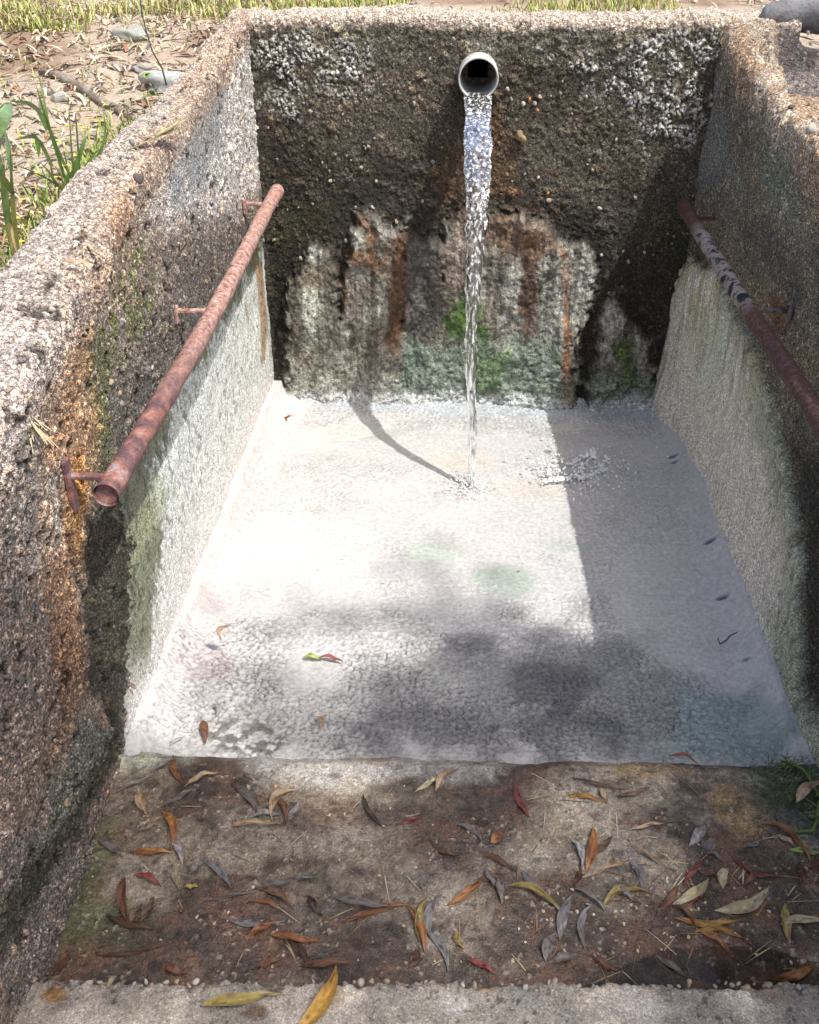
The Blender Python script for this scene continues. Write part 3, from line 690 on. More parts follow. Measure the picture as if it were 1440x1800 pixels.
cc = mix(cc, (0.66, 0.67, 0.65), 0.85 * sstep(0.045, 0.012, Pz + low * 0.05))
c1, c2, ccid = voro(Px / 0.0065, Pz / 0.0065, 69)
grit = sstep(0.45, 0.7, fbm(Px / 0.007, Pz / 0.009, 70, 3))
cc = cc * (0.78 + 0.5 * (ccid - 0.3))[..., None] * (1 - 0.5 * grit)[..., None]
ridge = (fbm(Px / 0.03, Pz / 0.008, 73, 3) - 0.5) * sstep(0.17, 0.1, Pz) * sstep(-0.15, 0.0, Px)
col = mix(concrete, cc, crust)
h = h * (1 - 0.6 * crust) + low * 0.01 + 0.007 * knob + crust * (0.022 + 0.004 * (streak - 0.5) + 0.004 * (streak2 - 0.5) + 0.010 * rim * (fbm(Px / 0.012, Pz / 0.012, 63, 3) - 0.3) + 0.0022 * (1 - c1) - 0.002 * grit + 0.008 * ridge)
h += crust * 0.018 * sstep(0.4, 0.7, fbm(Px / 0.07, Pz / 0.1, 74, 3))
h += 0.008 * zi.poly([(1070, 520), (1080, 500), (1075, 550)], 0.01, 0.01)
tzz = flat(Px.shape, (0.5, 0.42, 0.34))
col = mix(col, tzz * (0.7 + 0.45 * pm)[..., None], np.where(inner, sstep(0.012, 0.0, T[None] - Pz - 0.02 + low * 0.02), 1.0))
wet = np.clip(0.35 * crust + 0.45 * zi.poly([(600, 300), (1000, 300), (1000, 730), (600, 730)], 0.08, 0.1), 0, 1)
wb = tag(empty('concrete_wall', (0, YB, 0)), 'dark pebbly back wall of the trough with the water pipe and lime crust below', 'wall', 'trough walls', 'thing')
ctr = Vector(ony(841, 139, YB - 0.07))
bore = np.hypot(Px - ctr.x, Pz - ctr.z) < 0.0405
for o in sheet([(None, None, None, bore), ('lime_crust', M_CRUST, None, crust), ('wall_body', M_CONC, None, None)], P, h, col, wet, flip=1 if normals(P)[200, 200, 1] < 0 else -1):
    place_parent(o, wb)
BACK_SURF = (P, h, inner)

# pebbles that can be told apart in the walls
PEB_ME = []
for k in range(5):
    for mi in range(5):
        me = stone_mesh('pebble', 2, 0.5, k, (1.0, 0.75 + 0.08 * k, 0.6)); me.materials.append(M_PEB[mi]); PEB_ME.append((mi, me))
def pebble(par, p, r, mi=None, rot=None, name='pebble'):
    pool = [m for i, m in PEB_ME if i == mi] if mi is not None else [m for i, m in PEB_ME]
    o = bpy.data.objects.new(name, random.choice(pool)); COL.objects.link(o); o.parent = par
    o.location = Vector(p) - par.location; o.scale = (r, r, r)
    o.rotation_euler = rot or (random.uniform(0, 6), random.uniform(0, 6), random.uniform(0, 6))
    return o
for k in range(170):
    u, v = random.uniform(470, 1230), random.uniform(40, 560)
    if 500 < u < 1050 and v > 370: continue
    if 790 < u < 890 and v > 80: continue
    q = ony(u, v, YB - 0.004)
    pebble(wb, q, random.choice([.0025, .003, .003, .004, .005]), random.choice([0, 1, 1, 2, 2, 2, 4, 4]))
for u, v, r, m in ((931, 175, .007, 3), (920, 183, .007, 0), (940, 182, .007, 2), (949, 170, .007, 2), (892, 157, .006, 0), (945, 194, .006, 3), (899, 175, .006, 1), (761, 284, .007, 1), (963, 340, .007, 3), (965, 353, .008, 2), (1054, 367, .007, 0), (1117, 347, .007, 1), (946, 312, .006, 0), (608, 423, .008, 0), (529, 455, .007, 0), (655, 365, .008, 0), (697, 390, .008, 2), (1075, 220, .008, 1), (985, 165, .007, 1), (1030, 170, .006, 0), (610, 128, .008, 1), (622, 118, .006, 0), (590, 140, .006, 1), (1155, 140, .007, 1), (1115, 110, .006, 1)):
    q = ony(u, v, YB - 0.004); pebble(wb, q, r * 0.8, m)
bs = stone_mesh('embedded_stone', 3, 0.9, 23, (0.012, 0.012, 0.014)); bs.materials.append(flat_material('brown_stone', (0.2, 0.12, 0.06), c2=(0.33, 0.25, 0.14)))
o = link('embedded_stone', bs, None, wb); o.location = Vector(ony(915, 240, YB - 0.008)) - wb.location; o['label'] = 'brown stone standing proud of the back wall right of the stream'
for k in range(110):
    y = random.uniform(0.75, 2.25); z = random.uniform(0.1, float(topL(y)) - 0.03)
    if z < 0.45 and y > 1.05: z = random.uniform(0.5, float(topL(y)) - 0.03)
    pebble(wl, (XL - 0.001, y, z), random.choice([.0025, .003, .004, .005]), random.choice([0, 1, 1, 2, 2, 4]))
for k in range(90):
    y = random.uniform(0.85, 2.3); x = random.uniform(float(np.interp(y, [1, 2.3], [-0.60, -0.515])), XL - 0.01)
    pebble(wl, (x, y, float(topL(y)) - 0.001), random.choice([.0025, .003, .004, .005]), random.choice([0, 0, 1, 2, 2, 4]))
for u, v, r, m in ((243, 313, .0075, 4), (160, 363, .006, 0), (232, 250, .007, 1)):
    q = onz(u, v, float(topL(onz(u, v, .77)[1])) + .002); pebble(wl, q, r, m)
for k in range(60):
    y = random.uniform(1.3, 2.3); x = random.uniform(XR + 0.02, XR + 0.14)
    pebble(wr, (x, y, float(topR(y)) - 0.001), random.choice([.003, .004, .005, .006]), random.choice([0, 0, 1, 2, 2, 4]))
q = onz(1425, 229, .80); pebble(wr, q, .012, 0)

# ------------------------------------------------------------------ front slab and kerb
def line_y(p0, p1, z):
    a, b = onz(*p0, z), onz(*p1, z); m = (b[1] - a[1]) / (b[0] - a[0]); return lambda x: a[1] + m * (x - a[0])
lip = line_y((200, 1314), (1390, 1339), 0.05)
kerb_y = line_y((0, 1722), (1440, 1728), 0.062)
nx, nv = 520, 230
xs = np.linspace(-0.56, 0.66, nx); vs = np.linspace(0, 1, nv)
X = np.broadcast_to(xs[:, None], (nx, nv)).copy(); V_ = np.broadcast_to(vs[None], (nx, nv))
y0 = kerb_y(xs)[:, None] - 0.03; y1 = lip(xs)[:, None] + (fbm(xs / 0.1, xs * 0, 31, 4)[:, None] - 0.5) * 0.02
Y = y0 + (y1 - y0) * V_
Z = slab_z(X, Y)
d = (1 - V_) * (y1 - y0)
Z -= 0.012 * sstep(0.03, 0.0, d) ** 2
zo = Zone(X, Y, PX_S)
P = np.stack([X, Y, Z], -1)
h, pm, tint = aggregate(X, Y, 0.0045, 0.0007, 43, keep=0.3, big=0.08)
n1 = fbm(X / 0.1, Y / 0.07, 34, 5); n2 = fbm(X / 0.035, Y / 0.03, 35, 4)
zone = flat(X.shape, (0.18, 0.148, 0.11))
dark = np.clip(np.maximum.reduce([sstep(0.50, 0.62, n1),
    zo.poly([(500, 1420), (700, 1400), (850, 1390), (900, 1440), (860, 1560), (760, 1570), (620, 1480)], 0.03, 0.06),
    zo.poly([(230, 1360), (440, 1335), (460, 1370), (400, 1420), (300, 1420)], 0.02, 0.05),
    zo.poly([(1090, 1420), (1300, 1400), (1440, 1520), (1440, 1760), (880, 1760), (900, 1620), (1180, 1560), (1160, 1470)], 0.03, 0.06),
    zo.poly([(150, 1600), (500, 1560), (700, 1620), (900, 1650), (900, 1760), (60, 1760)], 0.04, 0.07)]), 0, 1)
dark *= 1 - 0.8 * np.maximum.reduce([zo.disc(240, 1390, .05, 1), zo.disc(640, 1360, .09, .5), zo.disc(300, 1470, .06, .7), zo.disc(1130, 1365, .1, .4), zo.disc(1000, 1450, .06, .8), zo.disc(640, 1480, .07, .5), zo.disc(800, 1600, .06, .6), zo.disc(1130, 1500, .07, .5)])  # sunlit patches put into the slab colour as paler spots
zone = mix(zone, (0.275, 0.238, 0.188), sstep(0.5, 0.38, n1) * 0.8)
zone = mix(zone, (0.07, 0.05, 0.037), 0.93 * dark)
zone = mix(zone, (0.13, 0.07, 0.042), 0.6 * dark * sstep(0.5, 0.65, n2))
zone = mix(zone, (0.31, 0.3, 0.28), 0.8 * zo.poly([(440, 1325), (760, 1338), (900, 1345), (860, 1375), (640, 1375), (480, 1370)], 0.02, 0.03))
zone = mix(zone, (0.36, 0.38, 0.3), 0.7 * zo.poly([(200, 1310), (360, 1320), (340, 1340), (200, 1360)], 0.015, 0.02))
zone = mix(zone, (0.3, 0.21, 0.1), 0.7 * zo.disc(1290, 1430, .05, .8) + 0.5 * zo.disc(1120, 1360, .06, .3))
mossy = zo.poly([(1320, 1335), (1460, 1330), (1460, 1480), (1370, 1460), (1330, 1420), (1310, 1370)], 0.02, 0.04)
zone = mix(zone, (0.055, 0.065, 0.05), 0.92 * mossy)
zone = mix(zone, (0.1, 0.11, 0.05), 0.7 * zo.poly([(120, 1500), (170, 1440), (200, 1560), (250, 1600), (120, 1620), (80, 1560)], 0.03, 0.04))
spk = sstep(0.72, 0.8, fbm(X / 0.006, Y / 0.006, 36, 2)) * sstep(0.4, 0.6, fbm(X / 0.05, Y / 0.05, 29, 3))
pmask = pm * sstep(0.45, 0.65, fbm(X / 0.06, Y / 0.06, 37, 3)) * (0.35 + 0.65 * ((tint[..., 0] * 7.7) % 1 > 0.5))
n3 = fbm(X / 0.008, Y / 0.008, 87, 4)
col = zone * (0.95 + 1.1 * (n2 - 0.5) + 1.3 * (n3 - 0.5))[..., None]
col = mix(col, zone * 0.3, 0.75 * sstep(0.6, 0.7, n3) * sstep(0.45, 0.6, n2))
col = mix(col, np.minimum(zone * tint + 0.05 * tint, 0.7), 0.55 * pmask)
col = mix(col, (0.4, 0.36, 0.3), 0.6 * spk)
for k in range(60):
    u, v = random.uniform(250, 1400), random.uniform(1340, 1700)
    col = mix(col, zone * 0.35, 0.8 * zo.disc(u, v, random.uniform(0.003, 0.012), random.uniform(0.4, 1)))
wet = np.clip(0.75 * dark * sstep(0.5, 0.95, 1.9 - V_ * 1.5) + 0.38, 0, 1)
h = h * pmask + (n2 - 0.5) * 0.003 + 0.002 * spk + 0.004 * mossy * (vnoise(X / .006, Y / .006, 38))
# the lip's rear drop
lipm = np.repeat(P[:, -1:], 6, 1); lipm[:, :, 2] -= np.linspace(0.006, 0.075, 6)[None]; lipm[:, :, 1] += np.linspace(0.003, 0.010, 6)[None]
P2 = np.concatenate([P, lipm], 1)
pad = lambda a: np.concatenate([a, np.repeat(a[:, -1:], 6, 1)], 1)
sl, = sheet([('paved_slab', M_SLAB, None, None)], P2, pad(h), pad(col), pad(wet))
tag(sl, 'wet brown stained concrete slab strewn with fallen leaves before the basin', kind='structure')
# kerb in front
nx, nv = 520, 150
xs = np.linspace(-0.60, 0.70, nx)
X = np.broadcast_to(xs[:, None], (nx, nv)).copy()
prof_y = np.concatenate([np.linspace(-0.33, -0.012, nv - 22), -0.012 + 0.012 * np.sin(np.linspace(0, math.pi / 2, 13)[1:]), np.linspace(0.0003, 0.003, 10)])
prof_z = np.concatenate([np.full(nv - 22, 0.062), 0.062 - 0.012 * (1 - np.cos(np.linspace(0, math.pi / 2, 13)[1:])), np.linspace(0.045, -0.06, 10)])
Y = kerb_y(xs)[:, None] + prof_y[None] + ((fbm(xs / 0.06, xs * 0, 32, 4) - 0.5) * 0.012)[:, None] * sstep(-0.06, 0.0, prof_y)[None]
Z = np.broadcast_to(prof_z[None], X.shape) + (fbm(X / 0.1, Y / 0.1, 39, 3) - 0.5) * 0.006
P = np.stack([X, Y, Z], -1)
zo = Zone(X, Y, PX_Z(0.062))
h, pm, tint = aggregate(X, Y, 0.0055, 0.0009, 53)
n1 = fbm(X / 0.07, Y / 0.07, 84, 5); n2 = fbm(X / 0.02, Y / 0.02, 85, 4)
zone = mix(flat(X.shape, (0.45, 0.40, 0.33)), (0.29, 0.265, 0.225), sstep(0.45, 0.62, n1))
zone = mix(zone, (0.56, 0.51, 0.43), sstep(0.5, 0.36, n1) * 0.8)
zone = mix(zone, (0.3, 0.17, 0.05), 0.85 * zo.disc(93, 1747, .012, .8) + 0.5 * zo.disc(575, 1745, .02, 1) + 0.5 * zo.disc(855, 1735, .01, .8))
zone = mix(zone, (0.13, 0.085, 0.05), 0.85 * zo.disc(447, 1780, .014, .8) + 0.8 * zo.disc(485, 1738, .010, 1) + 0.6 * zo.disc(1350, 1745, .02, .6))
zone = mix(zone, (0.48, 0.47, 0.44), 0.4 * zo.disc(805, 1765, .02, .6))
edge = sstep(-0.022, -0.004, prof_y)[None] + 0 * X
pmask = np.clip(pm * (0.25 + 0.75 * edge), 0, 1)
col = zone * (0.85 + 0.5 * (n2 - 0.5))[..., None]
col = mix(col, np.minimum(zone * tint, 0.75), 0.7 * pmask)
col = mix(col, (0.06, 0.05, 0.04), 0.8 * sstep(0.72, 0.78, fbm(X / 0.006, Y / 0.006, 86, 2)) * sstep(0.5, 0.6, n1))
col = mix(col, (0.1, 0.08, 0.06), 0.8 * (prof_z < 0.047)[None] * np.ones(X.shape))
h = h * (0.3 + 1.2 * edge) + (n2 - 0.5) * 0.0025
kb = tag(empty('kerb', (0, 0.66, 0)), 'pale rough concrete kerb edged with small pebbles along the photo bottom', kind='structure')
for o in sheet([('kerb_body', M_SLAB, None, None)], P, h, col, np.zeros(X.shape)): place_parent(o, kb)
x = -0.52
while x < 0.6:
    r = random.choice([.0025, .003, .0035, .004, .005, .006])
    pebble(kb, (x, float(kerb_y(x)) + random.uniform(-0.006, 0.002), 0.0595 - r * 0.1), r, random.choice([0, 0, 1, 1, 2, 2]))
    x += r * random.uniform(1.6, 6.5)
# puddle in the low corner behind the kerb
nx = 60
X, Y = np.meshgrid(np.linspace(0.10, 0.62, nx), np.linspace(0.60, 0.82, nx), indexing='ij')
pd = link('puddle', raw_mesh('puddle', np.stack([X, Y, 0.0 * X + float(slab_z(np.array(.36), np.array(.68))) + 0.010], -1), grid_faces(nx, nx)[:, ::-1], True), M_PUDDLE)
tag(pd, 'dark shallow puddle behind the kerb at lower right', kind='structure')

# ------------------------------------------------------------------ pipe and water
ctr = Vector(ony(841, 139, YB - 0.07)); 
pp = tag(empty('water_pipe', (ctr.x, YB, ctr.z)), 'grey plastic pipe end jutting from the back wall and pouring water', 'pipe')
RO, RI = 0.0435, 0.0395
V = []; F = []; seg = 48
prof = [(RO, 0.10), (RO, -0.066), (RO - .0012, -0.068), (RI + .0012, -0.068), (RI, -0.066), (RI, 0.5)]
for r, y in prof:
    for k in range(seg):
        w = 2 * math.pi * k / seg
        V.append((r * math.cos(w), y - 0.006 * math.sin(w) * (y < 0), r * math.sin(w)))
for i in range(len(prof) - 1):
    for k in range(seg): F.append((i * seg + k, (i + 1) * seg + k, (i + 1) * seg + (k + 1) % seg, i * seg + (k + 1) % seg))
F.append(tuple(5 * seg + k for k in range(seg)))
me = bpy.data.meshes.new('pipe_tube'); me.from_pydata(V, [], F)
for p in me.polygons: p.use_smooth = len(p.vertices) == 4
link('pipe_tube', me, M_PIPE, pp)
# water lying in the pipe, then the falling stream
def stream_mesh(seed, nseg=300, seg=40):
    r = np.random.default_rng(seed)
    t = np.linspace(0, 1, nseg)
    y0, z0 = YB - 0.055, ctr.z - RI + 0.011
    zz = z0 - 0.004 - (z0 + 0.006) * t
    fall = np.sqrt(np.clip(t, 0, 1))
    yy = np.interp(1 - t, [0, .2, .4, .53, .66, .76, .83, .9, .96, 1.0], [1.88, 1.888, 1.90, 1.918, 1.95, 1.99, 2.04, 2.12, 2.20, y0])
    for _ in range(12): yy[1:-1] = (yy[:-2] + yy[1:-1] + yy[2:]) / 3
    xx = ctr.x + (0.029 - ctr.x) * t + 0.004 * np.sin(t * 9)
    wdt = np.interp(t, [0, 0.03, 0.12, 0.3, 0.5, 0.75, 1.0], [0.031, 0.0285, 0.0255, 0.0180, 0.0118, 0.0088, 0.0075])
    thk = np.interp(t, [0, 0.05, 0.3, 0.6, 1.0], [0.009, 0.014, 0.014, 0.009, 0.005])
    w = np.linspace(0, 2 * np.pi, seg, endpoint=False)
    T_, W_ = np.meshgrid(t, w, indexing='ij')
    nz = (fbm(T_ * 22, W_ * 1.6 + np.sin(W_) * 0, seed, 3) - 0.5) * 0.9 + (fbm(T_ * 55, W_ * 3.0, seed + 3, 2) - 0.5) * 0.28
    nz *= sstep(0.0, 0.08, T_)
    blend = 0.5 - 0.5 * np.cos(W_)            # hide the seam
    k = 1 + nz * (0.35 + 0.65 * np.sin(W_ / 2))
    k2 = 1 + nz * 1.2 * np.sin(W_ / 2)
    Vx = xx[:, None] + np.cos(W_ + np.pi / 2) * wdt[:, None] * k
    Vy = yy[:, None] + np.sin(W_ + np.pi / 2) * thk[:, None] * k2
    Vz = zz[:, None] + 0 * W_ + 0.25 * thk[:, None] * np.sin(W_ + np.pi / 2)
    Vv = np.stack([Vx, Vy, Vz], -1)
    i = np.arange(nseg - 1)[:, None] * seg; j = np.arange(seg)[None]; jn = (j + 1) % seg
    Fq = np.stack([i + j, i + jn, i + seg + jn, i + seg + j], -1).reshape(-1, 4)
    return raw_mesh('water_stream', Vv, Fq, True)
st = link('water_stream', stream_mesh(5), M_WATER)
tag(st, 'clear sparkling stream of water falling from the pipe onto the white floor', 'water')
# water lying in the pipe mouth feeding the stream
n = 24
X, Y = np.meshgrid(np.linspace(-1, 1, n), np.linspace(0, 1, n), indexing='ij')
hw = math.sqrt(RI ** 2 - (RI - 0.013) ** 2)
me = raw_mesh('pipe_water', np.stack([X * hw * 0.99, -0.066 + Y * 0.16, -RI + 0.013 - 0.006 * sstep(0.35, 0, Y) + 0.002 * (fbm(X * 3, Y * 8, 5, 2) - .5)], -1), grid_faces(n, n), True)
link('pipe_water', me, M_FILM, pp)
# splash thrown up right of the stream's foot
V = []; F = []
def blob(c, r, st_=(1, 1, 1)):
    b = len(V)
    ico = ((0, 0, 1), (.894, 0, .447), (.276, .851, .447), (-.724, .526, .447), (-.724, -.526, .447), (.276, -.851, .447), (.724, .526, -.447), (-.276, .851, -.447), (-.894, 0, -.447), (-.276, -.851, -.447), (.724, -.526, -.447), (0, 0, -1))
    for p in ico: V.append((c[0] + p[0] * r * st_[0], c[1] + p[1] * r * st_[1], c[2] + p[2] * r * st_[2]))
    for f in ((0, 1, 2), (0, 2, 3), (0, 3, 4), (0, 4, 5), (0, 5, 1), (1, 6, 2), (2, 7, 3), (3, 8, 4), (4, 9, 5), (5, 10, 1), (6, 7, 2), (7, 8, 3), (8, 9, 4), (9, 10, 5), (10, 6, 1), (11, 7, 6), (11, 8, 7), (11, 9, 8), (11, 10, 9), (11, 6, 10)):
        F.append(tuple(b + i for i in f))
rs = random.Random(3)
for k in range(330):
    a = rs.random()
    u = rs.gauss(1020, 58); v = rs.gauss(822, 22)
    z = abs(rs.gauss(0, 0.012)) + 0.008
    p = onz(u, v, z)
    blob(p, rs.choice([.0012, .0016, .002, .0026, .0036]), (1, 1, rs.uniform(0.7, 1.3)))
for (u0, v0), (u1, v1) in (((1000, 815), (1042, 795)), ((960, 835), (975, 808)), ((1005, 835), (1030, 812)), ((1055, 830), (1068, 805)), ((985, 840), (1030, 838)), ((1020, 842), (1060, 828)), ((950, 845), (990, 842)), ((1040, 795), (1044, 803))):
    for i in range(14):
        s = i / 13; p = onz(u0 + (u1 - u0) * s + rs.gauss(0, 3), v0 + (v1 - v0) * s + rs.gauss(0, 2), 0.012)
        blob(p, rs.uniform(0.002, 0.0045), (1.6, 1, 1.2))
for k in range(150):
    w = rs.random() * 6.28; rr = 0.008 + abs(rs.gauss(0, 0.022)); p = (0.029 + math.cos(w) * rr * 1.5, 1.88 + math.sin(w) * rr, 0.009 + rs.random() * 0.006)
    blob(p, rs.choice([.0012, .0018, .0026]))
tf = NT('splash_drops'); tf.b.inputs['Base Color'].default_value = (0.93, 0.95, 0.95, 1); tf.b.inputs['Roughness'].default_value = 0.1; tf.b.inputs['Transmission Weight'].default_value = 0.2; tf.b.inputs['IOR'].default_value = 1.33
me = bpy.data.meshes.new('water_splash'); me.from_pydata([tuple(v) for v in V], [], F)
for p in me.polygons: p.use_smooth = True
tag(link('water_splash', me, tf.m), 'bright splash drops thrown up right of the stream foot', 'splash', kind='stuff')

# ------------------------------------------------------------------ rails
def rail(x, z, zb, ya, yb, mat, wallx, brackets, label):
    t = tag(empty('handrail', (x, ya, z)), label, 'handrail', 'rusty rails on the side walls')
    n = 60; pts = []; rr = []
    for i in range(n):
        s = i / (n - 1); y = ya + (yb - ya) * s
        pts.append((0.004 * math.sin(s * 5), y - ya, (zb - z) * s + 0.003 * math.sin(s * 7 + 1)))
        rr.append(0.0148 + 0.0006 * math.sin(s * 40) + 0.0005 * math.sin(s * 97))
    me = tube_mesh('tube', pts, rr, 20, False)
    link('tube', me, mat, t)
    # crimped closing disc set a little inside the near end and the far end
    for e, d in ((0, 1), (n - 1, -1)):
        c = Vector(pts[e]) + Vector((0, 0.0015 * d, 0))
        link('end_cap', tube_mesh('end_cap', [c, c + Vector((0, 0.004 * d, 0))], 0.0138, 20, True), M_RUST, t)
        if e == 0: link('end_ring', tube_mesh('end_ring', [c + Vector((0, -0.004, 0)), c + Vector((0, 0.004, 0))], 0.0156, 20, False), M_RUST, t)
    sg = 1 if wallx > x else -1
    for y, plate in brackets:
        L = abs(wallx - x)
        b = link('bracket', box_mesh('bracket', (sg * (L / 2 + 0.006), y - ya, -0.004 + (zb - z) * (y - ya) / (yb - ya)), (L + 0.012, 0.010, 0.007)), mat, t)
        if plate:
            link('wall_plate', box_mesh('wall_plate', (sg * (L - 0.004), y - ya - 0.004, -0.006 - plate * 0.12 + (zb - z) * (y - ya) / (yb - ya)), (0.007, 0.016, plate)), mat, b)
    return t
rail(-0.418, 0.531, 0.568, 0.962, 2.195, M_RUST, XL, [(1.01, 0.075), (1.53, 0.03), (2.12, 0.03)], 'rusty steel pipe rail along the sunlit left wall with its near end showing')
rail(0.503, 0.512, 0.528, 0.95, 2.275, M_RUSTP, XR, [(1.22, 0.03), (1.66, 0.03), (2.20, 0.025)], 'rusty steel pipe rail with flaking white and black paint along the shaded right wall')

# ------------------------------------------------------------------ fallen leaves
LEAFC = {'orange': ((0.34, 0.16, 0.055), (0.23, 0.09, 0.035)), 'gold': ((0.5, 0.29, 0.06), (0.4, 0.2, 0.04)), 'red': ((0.3, 0.085, 0.065), (0.2, 0.06, 0.045)),
         'rust': ((0.19, 0.085, 0.045), (0.13, 0.06, 0.035)), 'brown': ((0.16, 0.095, 0.055), (0.11, 0.065, 0.04)), 'grey': ((0.22, 0.195, 0.17), (0.16, 0.14, 0.125)),
         'silver': ((0.36, 0.34, 0.325), (0.26, 0.245, 0.235)), 'tan': ((0.42, 0.31, 0.2), (0.32, 0.22, 0.13)), 'olive': ((0.34, 0.27, 0.09), (0.25, 0.19, 0.06)),
         'pale': ((0.48, 0.43, 0.27), (0.38, 0.32, 0.18)), 'green': ((0.22, 0.33, 0.06), (0.3, 0.34, 0.1)), 'dark': ((0.07, 0.045, 0.035), (0.05, 0.035, 0.03)), 'yellow': ((0.5, 0.42, 0.12), (0.4, 0.32, 0.1))}
def leaf_mesh(p0, p1, wid, bend, colr, seed, curl=0.3, zf=None, lift=0.002, dull=1.0, flatten=1.0):
    """slender leaf between two points: curved midrib, raised edges, point at both ends"""
    r = random.Random(seed)
    p0, p1 = Vector(p0), Vector(p1); d = p1 - p0; p0 = p0 - d * 0.05; p1 = p1 + d * 0.05; d = p1 - p0; L = d.length
    side = Vector((-d.y, d.x, 0)).normalized() if Vector((d.x, d.y)).length > 1e-6 else Vector((1, 0, 0))
    n, m = 18, 7
    Vv = np.zeros((n, m, 3)); Cc = np.zeros((n, m, 3))
    ca, cb = (np.array(x) * dull for x in LEAFC[colr])
    arch = r.uniform(0.004, 0.011) * min(1, L / 0.07) * flatten; twist = r.uniform(-0.7, 0.7) * flatten; ph = r.uniform(0, 6)
    peak = r.uniform(0.32, 0.5)
    spots = [(r.random(), r.uniform(-1, 1), r.uniform(0.02, 0.07)) for _ in range(10)]
    for i in range(n):
        s = i / (n - 1)
        c = p0 + d * s + side * (bend * L * 4 * s * (1 - s))
        e = (s / peak) if s < peak else (1 - s) / (1 - peak)
        wloc = wid * (math.sin(e * math.pi / 2) ** 1.0) * (0.08 if s < 0.04 else 1) + 0.0004
        z = arch * math.sin(math.pi * s) ** 0.8 + 0.0012 * math.sin(ph + s * 9)
        tw = twist * math.sin(s * 3 + ph)
        for j in range(m):
            q = (j / (m - 1) - 0.5) * 2
            zz = z + curl * wloc * q * q + tw * wloc * q * 0.5 + 0.0008 * math.sin(14 * s + 3 * q + ph)
            pt = c + side * (wloc * q) 
            base = zf(pt.x, pt.y) if zf else p0.z + d.z * s
            Vv[i, j] = (pt.x, pt.y, base + lift + max(zz, 0.0002))
            k = 0.5 + 0.5 * math.sin(ph + 5 * s + 2 * q * twist)
            cv = ca * (1 - k) + cb * k
            if j == m // 2: cv = cv * 1.3
            for sx, sq, sr in spots:
                if abs(s - sx) < sr and abs(q - sq) < sr * 5: cv = cv * 0.55
            Cc[i, j] = cv * r.uniform(0.88, 1.12)
    return raw_mesh('fallen_leaf', Vv, grid_faces(n, m), True, Cc, np.full((n, m), 0.35))
def on_slab(u, v):
    z = 0.04
    for _ in range(5):
        p = onz(u, v, z); z = float(slab_z(np.array(p[0]), np.array(p[1])))
    return onz(u, v, z)
zslab = lambda x, y: float(slab_z(np.array(x), np.array(y)))
